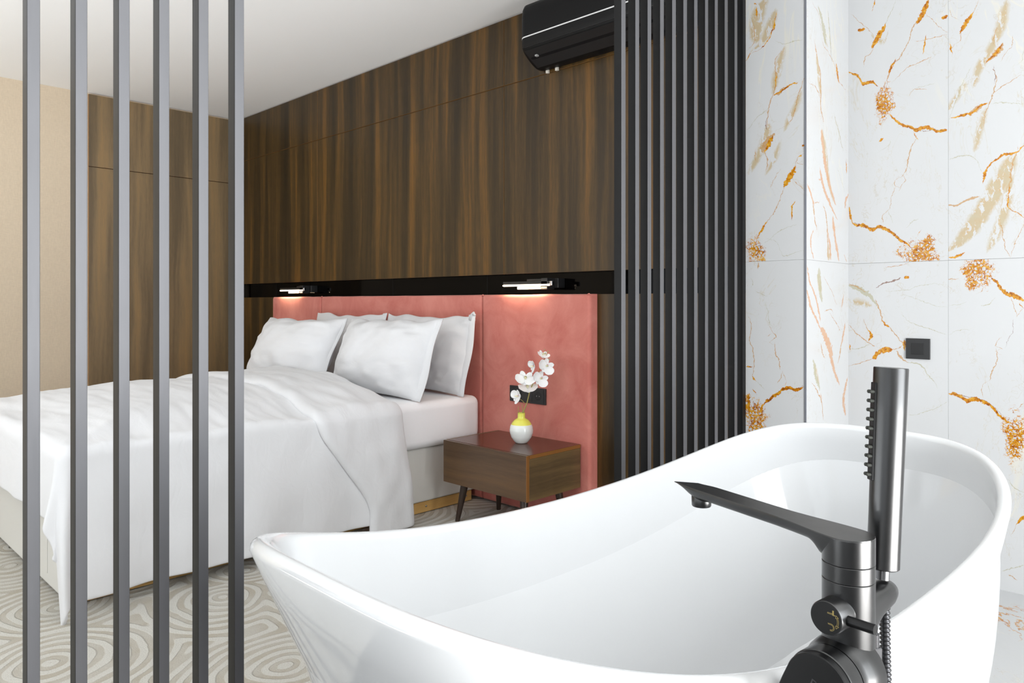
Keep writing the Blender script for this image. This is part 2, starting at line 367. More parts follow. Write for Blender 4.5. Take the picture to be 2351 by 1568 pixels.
  ('t',1,0.00174,[(-1.4054,1.7252),(-1.4092,1.7441),(-1.4054,1.7712)]),
  ('g',1,0.00812,[(-1.2777,1.6117),(-1.2559,1.6483),(-1.238,1.6744)]),
  ('t',1,0.00159,[(-1.4015,1.3851),(-1.3861,1.4208),(-1.3632,1.4612),(-1.3294,1.4947),(-1.3108,1.5327),(-1.296,1.5672),(-1.2777,1.6117)]),
  ('g',1,0.00334,[(-1.3919,1.4121),(-1.3765,1.4385),(-1.3632,1.4612)]),
  ('t',1,0.00142,[(-1.2007,1.5786),(-1.2201,1.6035),(-1.2433,1.6291)]),
  ('g',1,0.00269,[(-1.2469,1.4772),(-1.2469,1.5091),(-1.2398,1.5332)]),
  ('t',1,0.00125,[(-1.2362,1.676),(-1.229,1.7103),(-1.2025,1.7295)]),
  ('t',0,0.00123,[(-1.229,1.6945),(-1.2007,1.6872)]),
  ('g',0,0.0035,[(-1.2113,1.7589),(-1.2007,1.759)]),
  ('g',0,0.00263,[(-1.2237,1.7184),(-1.2113,1.722)]),
  ('f',0,0.00126,[(-1.367,1.374),(-1.3015,1.4242),(-1.229,1.451)]),
  ('f',0,0.00125,[(-1.3576,1.4008),(-1.3108,1.3709),(-1.2832,1.3194),(-1.2007,1.3385)]),
  ('f',0,0.00138,[(-1.4424,1.7117),(-1.4054,1.7344),(-1.3576,1.7551)]),
  ('t',1,0.0013,[(-1.3425,1.6081),(-1.3163,1.6503),(-1.2978,1.6713)]),
  ('t',1,0.0024,[(-1.3957,1.2766),(-1.3919,1.3022)]),
  ('f',1,0.00136,[(-1.4248,1.1927),(-1.4189,1.2111),(-1.4306,1.2298)]),
  ('f',0,0.00128,[(-1.4054,1.1778),(-1.3861,1.1648),(-1.3576,1.1554)]),
  ('f',1,0.00132,[(-1.3425,1.0286),(-1.35,1.0738),(-1.3632,1.1245)]),
  ('t',1,0.00148,[(-1.3294,0.9621),(-1.3481,0.974),(-1.3126,0.9807),(-1.3275,1.0019),(-1.3425,1.025)]),
  ('t',0,0.00136,[(-1.3538,0.9884),(-1.335,1.0016)]),
  ('t',1,0.00185,[(-1.2978,0.8593),(-1.3052,0.8948),(-1.32,0.93),(-1.32,0.966)]),
  ('t',1,0.00138,[(-1.3108,0.7956),(-1.2978,0.8181),(-1.2887,0.8474)]),
  ('g',1,0.00182,[(-1.2777,0.7892),(-1.2722,0.8075)]),
  ('t',1,0.00118,[(-1.2741,0.8127),(-1.2887,0.8474)]),
  ('t',1,0.00146,[(-1.417,0.815),(-1.415,0.8612),(-1.4189,0.9347),(-1.4306,0.9711),(-1.4248,1.0359),(-1.4404,1.0782)]),
  ('g',0,0.00277,[(-1.4463,0.8556),(-1.4209,0.8572)]),
  ('g',1,0.00387,[(-1.4073,0.801),(-1.417,0.815)]),
  ('g',0,0.00239,[(-1.4189,0.7633),(-1.4034,0.7499)]),
  ('f',0,0.00128,[(-1.4073,0.801),(-1.3765,0.7759),(-1.3632,0.7679)]),
  ('g',0,0.00539,[(-1.3727,0.696),(-1.3632,0.7133),(-1.3444,0.7278),(-1.3275,0.7438),(-1.3052,0.7529),(-1.2832,0.7709),(-1.2614,0.7816),(-1.238,0.7765),(-1.2201,0.7779),(-1.2007,0.7883)]),
  ('r',0,0.0016,[(-1.3576,0.7229),(-1.32,0.748),(-1.2722,0.7754),(-1.229,0.7807),(-1.2007,0.7971)]),
  ('g',1,0.00383,[(-1.3842,0.6711),(-1.3727,0.6996)]),
  ('g',1,0.00392,[(-1.4326,0.666),(-1.4345,0.7028),(-1.4444,0.7297)]),
  ('b',1,0.01737,[(-1.4034,2.23),(-1.4034,2.2759),(-1.3919,2.3461),(-1.367,2.3939)]),
  ('b',1,0.01237,[(-1.415,2.196),(-1.3727,2.2223),(-1.3425,2.2782),(-1.3238,2.3364)]),
  ('b',1,0.0102,[(-1.3294,1.9949),(-1.3163,2.0553),(-1.3015,2.1239),(-1.2832,2.1733)]),
  ('b',1,0.01149,[(-1.4306,1.6824),(-1.3861,1.7592),(-1.3576,1.8278),(-1.3481,1.8717)]),
  ('b',1,0.00898,[(-1.2832,1.8339),(-1.2469,1.8988),(-1.2113,1.9802)]),
  ('b',1,0.00836,[(-1.3576,1.6643),(-1.32,1.7318),(-1.3015,1.783)]),
 ], [(-1.4054, 1.3431, 0.0383, 0.0478), (-1.4034, 0.6562, 0.0459, 0.0588), (-1.4385, 0.6839, 0.0156, 0.0555), (-1.415, 0.5942, 0.0347, 0.0258)]),
 'R': ((2.9,0.54), [
  ('t',0,0.00141,[(2.9835,2.3609),(3.0102,2.3474),(3.0417,2.3386),(3.0737,2.3062),(3.1016,2.2227),(3.1584,2.1947),(3.2167,2.1679),(3.2665,2.1324),(3.2868,2.0989),(3.3226,2.0875),(3.3591,2.076),(3.3855,2.0718)]),
  ('g',1,0.00635,[(3.2817,2.0978),(3.2565,2.1584)]),
  ('f',1,0.01174,[(3.1345,2.222),(3.1109,2.2891),(3.0646,2.3488)]),
  ('f',1,0.00388,[(3.2069,2.1656),(3.1825,2.2713),(3.168,2.3601)]),
  ('t',0,0.00226,[(3.0192,2.0227),(3.0554,2.0033),(3.0784,1.9845)]),
  ('t',0,0.00107,[(2.9616,2.0192),(3.0192,2.0191)]),
  ('t',1,0.00348,[(3.1109,1.8869),(3.083,1.9727),(3.083,2.0635),(3.0554,2.1296),(3.0192,2.2015)]),
  ('f',1,0.00381,[(3.333,1.8108),(3.2817,1.8791),(3.2315,1.9365)]),
  ('p',1,0.01208,[(3.2464,1.5563),(3.2167,1.5871),(3.1728,1.6382),(3.1345,1.7072),(3.1109,1.7772),(3.0923,1.8472)]),
  ('p',1,0.00956,[(3.2565,1.4968),(3.2069,1.53),(3.1488,1.58),(3.1016,1.6389),(3.0784,1.6815)]),
  ('p',0,0.00274,[(3.0646,1.6399),(3.1109,1.6419)]),
  ('p',1,0.00669,[(3.0102,1.5334),(3.0013,1.5468),(2.9747,1.5707),(2.9529,1.6036)]),
  ('t',0,0.00136,[(3.0102,1.5388),(3.0737,1.5504),(3.083,1.5913)]),
  ('t',1,0.00337,[(3.0417,1.434),(3.0192,1.477),(3.0013,1.5379)]),
  ('t',1,0.0036,[(3.1632,1.3132),(3.1584,1.4054),(3.144,1.4874),(3.1109,1.5395)]),
  ('p',1,0.00607,[(3.1922,1.3144),(3.1825,1.3791),(3.1584,1.4332)]),
  ('p',1,0.01,[(3.2817,1.3182),(3.2464,1.4016),(3.2167,1.4935)]),
  ('p',0,0.0034,[(3.3486,1.3404),(3.3802,1.3127)]),
  ('p',1,0.00442,[(3.0102,1.3156),(2.9835,1.3677),(3.0057,1.4224)]),
  ('p',1,0.00792,[(3.3591,1.5537),(3.3696,1.5837),(3.3962,1.6156)]),
  ('g',1,0.00397,[(3.3749,1.7046),(3.3696,1.7544)]),
  ('f',0,0.00143,[(3.2565,1.7236),(3.3072,1.6731),(3.3591,1.6214)]),
  ('p',1,0.0056,[(3.0784,1.0556),(3.0554,1.1192),(3.0102,1.1728),(2.9659,1.2254),(2.9442,1.2741)]),
  ('p',1,0.00795,[(3.0876,1.0191),(3.0417,1.0563),(2.9835,1.1105),(2.9442,1.1722)]),
  ('p',1,0.02175,[(3.1971,0.9043),(3.1728,0.9427),(3.144,0.9808),(3.1016,1.0187)]),
  ('p',1,0.01125,[(3.2817,0.7764),(3.2464,0.8169),(3.2069,0.8758),(3.1728,0.9427)]),
  ('f',1,0.01154,[(3.0923,1.1373),(3.0737,1.2097),(3.0646,1.2638)]),
  ('t',0,0.0015,[(3.1251,1.0915),(3.2069,1.0964),(3.2315,1.0623)]),
  ('t',0,0.00151,[(3.1825,1.0817),(3.2565,1.043),(3.3072,1.0038)]),
  ('t',0,0.00149,[(3.1109,1.247),(3.1825,1.1932),(3.2665,1.1186)]),
  ('p',1,0.00677,[(3.3175,0.946),(3.3382,0.9933),(3.3591,1.0313)]),
  ('t',1,0.00384,[(3.2766,0.8717),(3.2969,0.8991),(3.3175,0.946)]),
  ('p',1,0.00466,[(3.3226,1.1089),(3.3382,1.157)]),
  ('p',1,0.01044,[(3.3591,0.6348),(3.3434,0.6943),(3.3591,0.7412),(3.3855,0.7875)]),
  ('t',1,0.00327,[(3.1109,0.6437),(3.0969,0.7),(3.0554,0.7583),(2.9968,0.799)]),
  ('f',1,0.00903,[(3.0646,0.7756),(3.0282,0.8324),(3.0102,0.8872)]),
  ('p',1,0.00559,[(3.0923,0.7277),(3.083,0.7468)]),
  ('t',1,0.00351,[(3.1203,0.8991),(3.1016,0.9184),(3.0876,0.9555)]),
  ('b',1,0.012,[(3.2167,1.5684),(3.1584,1.6735),(3.1345,1.7624),(3.1016,1.8487)]),
  ('b',0,0.00459,[(3.0646,2.3126),(3.1251,2.2379),(3.168,2.2119)]),
  ('b',1,0.01151,[(3.083,2.0),(3.0691,2.0605),(3.0463,2.1455)]),
  ('b',1,0.01208,[(3.1728,1.3136),(3.1825,1.3791)]),
  ('b',1,0.01159,[(3.083,1.1554),(3.0646,1.2457)]),
  ('b',1,0.00915,[(3.0554,0.7944),(3.0192,0.8688)]),
 ], []),
}


def curve_node(t, x, pts):
    o = t.n('ShaderNodeFloatCurve'); c = o.mapping.curves[0]
    o.mapping.use_clip = True
    pts = sorted(pts)
    c.points[0].location = pts[0]; c.points[-1].location = pts[-1]
    for q in pts[1:-1]: c.points.new(*q)
    for q in c.points: q.handle_type = 'AUTO_CLAMPED'
    o.mapping.update(); t.link(x, o.inputs['Value']); return o.outputs[0]

def marble(name, which=None, window=None, uaxis=0):
    """white porcelain marble; which/window choose the veins that run over that face (u0,u1,v0,v1)"""
    t = NT(name)
    p = t.pos()
    # irregular vein edges: warp the position at three sizes
    nw1 = t.vm('SUBTRACT', t.noise(p, 14, 2, .5, 0, 1), (.5, .5, .5))
    nw2 = t.vm('SUBTRACT', t.noise(p, 70, 3, .65, 0, 1), (.5, .5, .5))
    sc = lambda v, k: t.vm('MULTIPLY', v, (k, k, k))
    pw = t.vm('ADD', p, t.vm('ADD', sc(nw1, .022), sc(nw2, .014)))
    sep = t.n('ShaderNodeSeparateXYZ'); t.link(pw, sep.inputs[0])
    masks = {}
    def put(c, m):
        masks[c] = m if c not in masks else t.m('MAXIMUM', masks[c], m)
    wn = t.m('MULTIPLY_ADD', t.noise(p, 95, 2, .6), 2.2, -.05)      # vein thickness wanders
    if which:
        (u0, us), L, K = VEINS[which]
        U = t.m('DIVIDE', t.m('SUBTRACT', sep.outputs[uaxis], u0), us)
        V = t.m('DIVIDE', sep.outputs[2], 2.75)
        for c, ax, hw, pts in L:
            cu = sum(q[0] for q in pts)/len(pts); cv = sum(q[1] for q in pts)/len(pts)
            if window and not (window[0] <= cu <= window[1] and window[2] <= cv <= window[3]): continue
            prm, oth, osc = (U, V, 2.75) if ax == 0 else (V, U, us)
            nn = [((q[0]-u0)/us, q[1]/2.75) for q in pts]
            a = [(q[ax], min(1, max(0, q[1-ax]))) for q in nn]
            s0, s1 = a[0][0], a[-1][0]; e = max(.003, (s1-s0)*.12)
            cen = curve_node(t, prm, a)
            wid = curve_node(t, prm, [(max(0, s0-.004), 0), (s0+e, .8), ((s0+s1)/2, 1.0), (s1-e, .8), (min(1, s1+.004), 0)])
            if max(0, s0-.004) > 0 or s1 < 1:
                pass
            d = t.m('MULTIPLY', t.m('ABSOLUTE', t.m('SUBTRACT', oth, cen)), osc)
            k = {'g': 1.5, 't': 1.3, 'f': 1.3, 'r': 1.1, 'p': 1.25, 'b': 2.2}[c]
            W = t.m('MULTIPLY', t.m('MULTIPLY', wid, hw*k), wn if c != 'b' else 1.0)
            soft = {'g': .0010, 't': .0008, 'f': .0011, 'r': .0009, 'p': .0018, 'b': .016}[c]
            m = t.m('DIVIDE', t.m('SUBTRACT', W, t.m('ADD', d, .0002)), soft, clamp=True)
            put(c, m)
        # brecciated gold clusters: crackle network inside soft ellipses
        cl = None
        blob = t.noise(p, 22, 3, .7)
        for cx, cy, rx, ry in K:
            if window and not (window[0] <= cx <= window[1] and window[2] <= cy <= window[3]): continue
            a = t.m('DIVIDE', t.m('SUBTRACT', sep.outputs[uaxis], cx), rx); b = t.m('DIVIDE', t.m('SUBTRACT', sep.outputs[2], cy), ry)
            r = t.m('SQRT', t.m('ADD', t.m('MULTIPLY', a, a), t.m('MULTIPLY', b, b)))
            q = t.m('SUBTRACT', t.m('MULTIPLY_ADD', blob, 2.6, .05), r, clamp=True); cl = q if cl is None else t.m('MAXIMUM', cl, q)
        if cl is not None:
            vo = t.n('ShaderNodeTexVoronoi', feature='DISTANCE_TO_EDGE'); vo.inputs['Scale'].default_value = 78
            t.link(t.vm('ADD', pw, sc(nw2, .012)), vo.inputs['Vector'])
            net = t.m('DIVIDE', t.m('SUBTRACT', t.m('MULTIPLY', t.m('MULTIPLY', cl, wn), .21), vo.outputs['Distance']), .05, clamp=True)
            put('g', net)
            vo2 = t.n('ShaderNodeTexVoronoi', feature='DISTANCE_TO_EDGE'); vo2.inputs['Scale'].default_value = 150
            t.link(pw, vo2.inputs['Vector'])
            net2 = t.m('DIVIDE', t.m('SUBTRACT', t.m('MULTIPLY', cl, .06), vo2.outputs['Distance']), .04, clamp=True)
            put('r', t.m('MULTIPLY', net2, .8))
    base = srgb(182, 183, 184)
    # faint drifting veins everywhere
    rot = t.n('ShaderNodeMapping'); rot.inputs['Rotation'].default_value = (0, .6, .5); rot.inputs['Scale'].default_value = (1, 1, .38); t.link(p, rot.inputs[0])
    v1 = t.noise(rot.outputs[0], 2.4, 5, .62, .7)
    fa = t.m('SUBTRACT', 1, t.m('DIVIDE', t.m('ABSOLUTE', t.m('SUBTRACT', v1, .5)), .009), clamp=True)
    gate = t.ramp(t.noise(p, 1.9, 2), [(.5, 0.), (.64, 1.)])
    fa = t.m('MULTIPLY', fa, gate)
    v2 = t.noise(rot.outputs[0], 5.5, 5, .65, 1.0)
    fb = t.m('MULTIPLY', t.m('SUBTRACT', 1, t.m('DIVIDE', t.m('ABSOLUTE', t.m('SUBTRACT', v2, .5)), .007), clamp=True), t.ramp(t.noise(p, 3.1, 2), [(.52, 0.), (.62, 1.)]))
    col = t.mix(t.m('MULTIPLY', fa, .55), base, srgb(196, 192, 176))
    col = t.mix(t.m('MULTIPLY', fb, .4), col, srgb(172, 158, 130))
    # loose hair veins and, away from the drawn ones, golden ridges
    hv = t.noise(t.vm('ADD', rot.outputs[0], sc(nw1, .08)), 8.5, 4, .6, .6)
    hm = t.m('MULTIPLY', t.m('SUBTRACT', 1, t.m('DIVIDE', t.m('ABSOLUTE', t.m('SUBTRACT', hv, .5)), .006), clamp=True), t.ramp(t.noise(p, 4.3, 2), [(.5, 0.), (.6, 1.)]))
    col = t.mix(t.m('MULTIPLY', hm, .32), col, srgb(160, 140, 102))
    if not which:
        gr = t.noise(t.vm('ADD', p, sc(nw2, .02)), 3.2, 5, .58, 1.2)
        gm = t.m('MULTIPLY', t.m('SUBTRACT', 1, t.m('DIVIDE', t.m('ABSOLUTE', t.m('SUBTRACT', gr, .5)), .012), clamp=True), t.ramp(t.noise(p, 2.6, 2), [(.5, 0.), (.57, 1.)]))
        masks['g'] = gm
    if 'b' in masks:
        st = t.n('ShaderNodeMapping'); st.inputs['Rotation'].default_value = (0, .55, .2); st.inputs['Scale'].default_value = (1.5, 1.5, .5); t.link(pw, st.inputs[0])
        h = t.noise(st.outputs[0], 38, 4, .6, .5)
        band = t.m('MULTIPLY', masks['b'], t.ramp(h, [(.41, 0.), (.47, 1.)]))
        col = t.mix(band, col, t.mix(t.noise(p, 30, 2), srgb(166, 161, 140), srgb(172, 150, 118)))
        edge = t.m('MULTIPLY', masks['b'], t.m('SUBTRACT', 1, t.m('DIVIDE', t.m('ABSOLUTE', t.m('SUBTRACT', h, .47)), .012), clamp=True))
        col = t.mix(t.m('MULTIPLY', edge, .6), col, srgb(186, 142, 80))
    if 'f' in masks: col = t.mix(t.m('MULTIPLY', masks['f'], .75), col, srgb(156, 152, 126))
    if 'p' in masks: col = t.mix(t.m('MULTIPLY', masks['p'], .85), col, t.mix(t.noise(p, 60, 2), srgb(178, 122, 76), srgb(184, 156, 128)))
    if 't' in masks: col = t.mix(t.m('MULTIPLY', masks['t'], .85), col, t.mix(t.noise(p, 50, 2), srgb(164, 108, 48), srgb(170, 146, 104)))
    if 'g' in masks: col = t.mix(masks['g'], col, t.ramp(t.noise(p, 75, 3, .6), [(.34, srgb(118, 60, 8)), (.44, srgb(164, 98, 8)), (.56, srgb(182, 130, 26)), (.7, srgb(194, 154, 70))]))
    if 'r' in masks: col = t.mix(t.m('MULTIPLY', masks['r'], .75), col, srgb(104, 54, 14))
    t.set(Base_Color=col, Roughness=.22); t.b.inputs['Specular IOR Level'].default_value = .4
    return t.mat
# ------------------------------------------------------------ materials
M = {}
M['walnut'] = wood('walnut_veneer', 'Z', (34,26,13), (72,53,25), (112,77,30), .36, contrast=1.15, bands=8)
M['walnut_far_lit'] = wood('walnut_veneer_wardrobe_lit', 'Z', (86,74,56), (126,105,76), (150,120,78), .45, seed=3.3, bands=6)  # walnut lightened: side light and haze are put into the colour
M['walnut_h'] = wood('walnut_veneer_nightstand', 'X', (66,50,38), (96,74,54), (112,84,56), .32, seed=1.7, bands=11, contrast=.8)
M['walnut_hy'] = wood('walnut_veneer_nightstand_side', 'Y', (80,64,46), (112,90,60), (130,102,64), .36, seed=2.1, bands=13)
M['walnut_top'] = wood('walnut_veneer_nightstand_top', 'X', (66,38,26), (88,52,36), (98,62,42), .22, seed=2.9, bands=7, contrast=.6)
M['edge'] = plain('walnut_edge_band', srgb(150, 112, 66), .45)
M['edge2'] = plain('oak_edge_band', srgb(140, 92, 44), .4)
M['oak'] = wood('oak_plank', 'Y', (168,128,72), (196,156,94), (212,176,112), .5, seed=5, bands=10, contrast=.8)
M['leg'] = plain('dark_stained_wood', srgb(52, 38, 30), .3)
M['ceiling'] = plain('ceiling_paint', srgb(243, 243, 242), .85)
M['wall'] = plain('wall_paint', srgb(226, 226, 224), .85)
M['black_gloss'] = plain('black_gloss_glass', srgb(4, 3, 3), .04, spec=.07)
M['black'] = plain('matte_black', srgb(20, 20, 21), .5)
M['void'] = plain('joint_shadow_black', srgb(12, 9, 7), .9)

def carpet():
    t = NT('patterned_carpet'); p = t.pos()
    sep = t.n('ShaderNodeSeparateXYZ'); t.link(p, sep.inputs[0])
    wv = t.vm('MULTIPLY', t.vm('SUBTRACT', t.noise(p, 1.6, 2, .5, 0, 1), (.5, .5, .5)), (.22, .22, 0))
    q = t.vm('MULTIPLY', t.vm('ADD', p, wv), (1, 1, 0))
    vo = t.n('ShaderNodeTexVoronoi', voronoi_dimensions='2D', feature='SMOOTH_F1'); vo.inputs['Smoothness'].default_value = .12; vo.inputs['Scale'].default_value = 2.1; vo.inputs['Randomness'].default_value = .8
    t.link(q, vo.inputs['Vector'])
    d = t.m('MULTIPLY', vo.outputs['Distance'], 1/2.1)
    ring = t.m('SINE', t.m('MULTIPLY', d, 2*PI/.046))
    jit = t.noise(p, 16, 3, .6)
    ring = t.m('ADD', ring, t.m('MULTIPLY', t.m('SUBTRACT', jit, .5), 1.6))
    rm = t.ramp(t.m('MULTIPLY_ADD', ring, .5, .5), [(.34, 0.), (.62, 1.)])
    fib = t.noise(p, 240, 3, .7); mot = t.noise(p, 7, 3, .6)
    lowc = t.mix(t.ramp(mot, [(.38, 0.), (.62, 1.)]), srgb(189, 185, 176), srgb(179, 172, 159))
    col = t.mix(rm, lowc, srgb(204, 202, 195))
    col = t.mix(t.m('MULTIPLY', fib, .5), col, srgb(150, 144, 130), 'MULTIPLY') if False else t.mix(t.ramp(fib, [(.3, .4), (.6, 0.)]), col, srgb(150, 142, 126))
    t.set(Base_Color=col, Roughness=.95); t.b.inputs['Specular IOR Level'].default_value = .1
    t.bump(t.m('ADD', t.m('MULTIPLY', rm, 1.0), t.m('MULTIPLY', fib, .7)), .6, .006)
    return t.mat
M['carpet'] = carpet()

def wallpaper():
    t = NT('beige_textile_wallpaper'); p = t.pos((1, 60, 10)); a = t.noise(p, 3, 3, .6); b = t.noise(t.pos((1, 14, 60)), 3, 2)
    f = t.m('MULTIPLY_ADD', b, .4, t.m('MULTIPLY', a, .6))
    t.set(Base_Color=t.ramp(f, [(.35, srgb(200, 183, 160)), (.65, srgb(210, 193, 169))]), Roughness=.8); t.bump(f, .2, .001)
    return t.mat
M['wallpaper'] = wallpaper()

def cloth(name, col, wr=.0, fine=.25, rough=.85):
    t = NT(name); c = t.coord(); g = t.noise(c, 420, 2, .6)
    t.set(Base_Color=t.mix(t.m('MULTIPLY', g, .06), col, tuple(x*.8 for x in col)), Roughness=rough)
    t.b.inputs['Specular IOR Level'].default_value = .2; t.b.inputs['Sheen Weight'].default_value = .15
    if wr:
        st = t.n('ShaderNodeMapping'); st.inputs['Rotation'].default_value = (.2, .3, .5); st.inputs['Scale'].default_value = (1, 2.2, 1.4); t.link(c, st.inputs[0])
        h = t.m('ADD', t.noise(st.outputs[0], 7, 4, .5, .9), t.m('MULTIPLY', g, fine*.02))
        t.bump(h, wr, .02)
    return t.mat
M['linen'] = cloth('white_cotton', srgb(218, 218, 220), .16)
M['sheet'] = cloth('white_fitted_sheet', srgb(238, 238, 240), .08)
M['base_fabric'] = cloth('grey_beige_upholstery', srgb(208, 206, 200), .0)
def velvet():
    t = NT('salmon_velvet'); c = t.pos(); a = t.noise(c, 4.5, 4, .6, .8); b = t.noise(c, 300, 2)
    col = t.ramp(t.m('MULTIPLY_ADD', b, .12, t.m('MULTIPLY', a, .88)), [(.36, srgb(184, 106, 96)), (.66, srgb(204, 132, 120))])
    t.set(Base_Color=col, Roughness=.9); t.b.inputs['Specular IOR Level'].default_value = .15
    t.b.inputs['Sheen Weight'].default_value = .35; t.b.inputs['Sheen Roughness'].default_value = .4; t.b.inputs['Sheen Tint'].default_value = (1, .72, .66, 1)
    t.bump(a, .1, .004)
    return t.mat
M['velvet'] = velvet()
def slatmat():
    t = NT('black_satin_aluminium'); c = t.pos((1, 1, .04)); nz = t.noise(c, 300, 2)
    t.set(Base_Color=srgb(11, 11, 12), Roughness=t.m('MULTIPLY_ADD', nz, .1, .38)); t.b.inputs['Specular IOR Level'].default_value = .22
    return t.mat
M['slat'] = slatmat()
def slatfront():  # lighter grey for the bath-side face of each slat
    t = NT('slat_face_lighter_grey'); c = t.pos((1, 1, .04)); nz = t.noise(c, 300, 2)
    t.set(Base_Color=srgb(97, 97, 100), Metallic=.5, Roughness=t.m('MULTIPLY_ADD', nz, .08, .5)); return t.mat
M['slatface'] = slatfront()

# ------------------------------------------------------------ room shell
CZ = 2.734; WY = 2.928; FX = -6.229; BX = 2.05; NY = -2.5; RX = -1.195; BY = 3.40
struct(MB().box((FX-.1, NY-.1, -.1), (-1.50, WY+.2, 0)).build('floor', M['carpet']))
struct(MB().box((FX-.1, NY-.1, CZ), (BX+.1, BY+.2, CZ+.1)).build('ceiling', M['ceiling']))
# bathroom floor: marble look in the alcove strip
struct(MB().box((-1.50, 2.2, -.1), (BX+.1, BY+.2, 0)).build('floor_alcove', marble('marble_floor')))
struct(MB().box((-1.50, NY-.1, -.1), (BX+.1, 2.2, 0)).build('floor_bath', plain('floor_darkened_reflection', srgb(52, 50, 50), .5)))  # unseen floor, coloured dark to darken the reflections in slats and mixer

# left (far) wall: textile wallpaper
struct(MB().box((FX-.12, NY, 0), (FX, WY+.2, CZ)).build('wall_left', M['wallpaper']))

# head wall with veneer panels and black glass niche
wb = struct(MB().box((FX, 3.0, 0), (-1.45, 3.12, CZ)).build('wall_head', M['void']))
UZ0, UZ1, LZ = 1.288, 2.350, 1.171
mb = MB().box((FX, WY+.022, UZ0+.004), (-1.45, 3.0, CZ-.001)).box((FX, WY+.022, 0.001), (-1.45, 3.0, LZ-.003))
mb.build('panel_backing', M['void'], wb)
def veneer(a, b, mats, parent, name='veneer_panel', face='Y'):
    """box panel; the thin edges get the lighter edge band"""
    m = MB().box(a, b)
    for i, f in enumerate(m.f):
        vs = [m.v[k] for k in f]; n = (vs[1]-vs[0]).cross(vs[2]-vs[0]).normalized()
        m.m[i] = 0 if abs(n.y if face == 'Y' else n.x) > .5 else 1
    return m.build(name, mats, parent)
g = .0022
cols = [(FX, -4.874), (-4.874, -2.90), (-2.90, -1.45)]
for x0, x1 in cols:
    e0 = .001 if x0 == FX else g; e1 = 0 if x1 == -1.45 else g
    veneer((x0+e0, WY, UZ1+g*1.4), (x1-e1, WY+.02, 2.722), [M['walnut'], M['edge']], wb)
    veneer((x0+e0, WY, UZ0), (x1-e1, WY+.02, UZ1-g*1.4), [M['walnut'], M['edge']], wb)
veneer((FX+.001, WY, .001), (-5.30, WY+.02, LZ), [M['walnut'], M['edge']], wb)
veneer((-2.42, WY, .001), (-1.45, WY+.02, LZ), [M['walnut'], M['edge']], wb)
veneer((-5.30+.002, WY+.004, .001), (-2.42-.002, WY+.02, LZ-.004), [M['walnut'], M['edge']], wb)
# glossy black niche
nb = MB().box((FX+.001, 2.992, LZ), (-1.45, 2.999, UZ0)).box((FX+.001, WY+.001, LZ-.003), (-1.45, 2.992, LZ)).box((FX+.001, WY+.012, UZ0), (-1.45, 2.992, UZ0+.003))
nb.build('niche_lining', M['black_gloss'], wb)
for xj in (-4.02, -3.10, -5.62):
    MB().box((xj-.0015, 2.9905, LZ), (xj+.0015, 2.993, UZ0)).build('niche_joint', M['void'], wb)

# wardrobe cladding on the far wall
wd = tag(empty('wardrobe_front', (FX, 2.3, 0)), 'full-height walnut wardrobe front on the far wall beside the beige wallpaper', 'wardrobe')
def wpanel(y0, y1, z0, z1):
    o = veneer((FX+.004, y0, z0), (FX+.024, y1, z1), [M['walnut_far_lit'], M['edge2']], None, 'door_panel', 'X'); return reparent(o, wd)
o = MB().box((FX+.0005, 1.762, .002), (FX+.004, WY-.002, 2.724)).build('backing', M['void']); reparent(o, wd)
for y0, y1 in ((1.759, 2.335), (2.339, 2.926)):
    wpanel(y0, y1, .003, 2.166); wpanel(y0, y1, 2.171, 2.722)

# marble end wall beside the screen, return and alcove wall
TZ = 1.302
def quadwall(name, quads, mats, thick_box, thick_mat):
    m = MB().box(*thick_box, mi=len(mats))
    for i, q in enumerate(quads): m.add(q, [(0, 1, 2, 3)], i)
    return struct(m.build(name, mats+[thick_mat]))
gap = .0005; PT = .004
mA = [marble('marble_pier_low', 'A', (-9, 9, -1, TZ), 0), marble('marble_pier_high', 'A', (-9, 9, TZ, 9), 0)]
m = MB().box((-1.45, WY, 0), (RX, WY+.004, TZ-gap), 0).box((-1.45, WY, TZ+gap), (RX, WY+.004, CZ), 1).box((-1.45, WY+.004, 0), (RX-.004, BY+.15, CZ), 2)
struct(m.build('wall_pier', mA+[M['wall']]))
mR = [marble('marble_return_low', 'R', (-9, 9, -1, TZ), 1), marble('marble_return_high', 'R', (-9, 9, TZ, 9), 1)]
m = MB().box((RX-.004, WY+.0045, 0), (RX, BY, TZ-gap), 0).box((RX-.004, WY+.0045, TZ+gap), (RX, BY, CZ), 1)
struct(m.build('wall_return', mR))
mB = []; m = MB(); k = 0
edges = [RX, -.80, -.20, .40, 1.0, 1.6, BX]
for i in range(len(edges)-1):
    for lo, hi in ((0, TZ-gap), (TZ+gap, CZ)):
        if i < 2:
            mB.append(marble('marble_alcove', 'B', (edges[i]-(.1 if i == 0 else 0), edges[i+1], lo, hi+.01), 0)); idx = len(mB)-1
        else:
            if i == 2 and lo == 0: mB.append(marble('marble_alcove_plain')); 
            idx = 4
        m.box((edges[i]+(gap*.7 if i else 0), BY, lo), (edges[i+1]-gap*.7, BY+.008, hi), idx)
mB.append(plain('tile_grout', srgb(190, 190, 188), .8))
m.box((RX, BY+.0085, 0), (BX, BY+.15, CZ), len(mB)-1)
struct(m.build('wall_alcove', mB))
# metal corner bead
tb = struct(MB().box((RX-.0035, WY-.0025, 0), (RX+.003, WY+.004, CZ-.001)).build('trim_1', plain('brushed_corner_profile', srgb(150, 152, 160), .3, .8)))

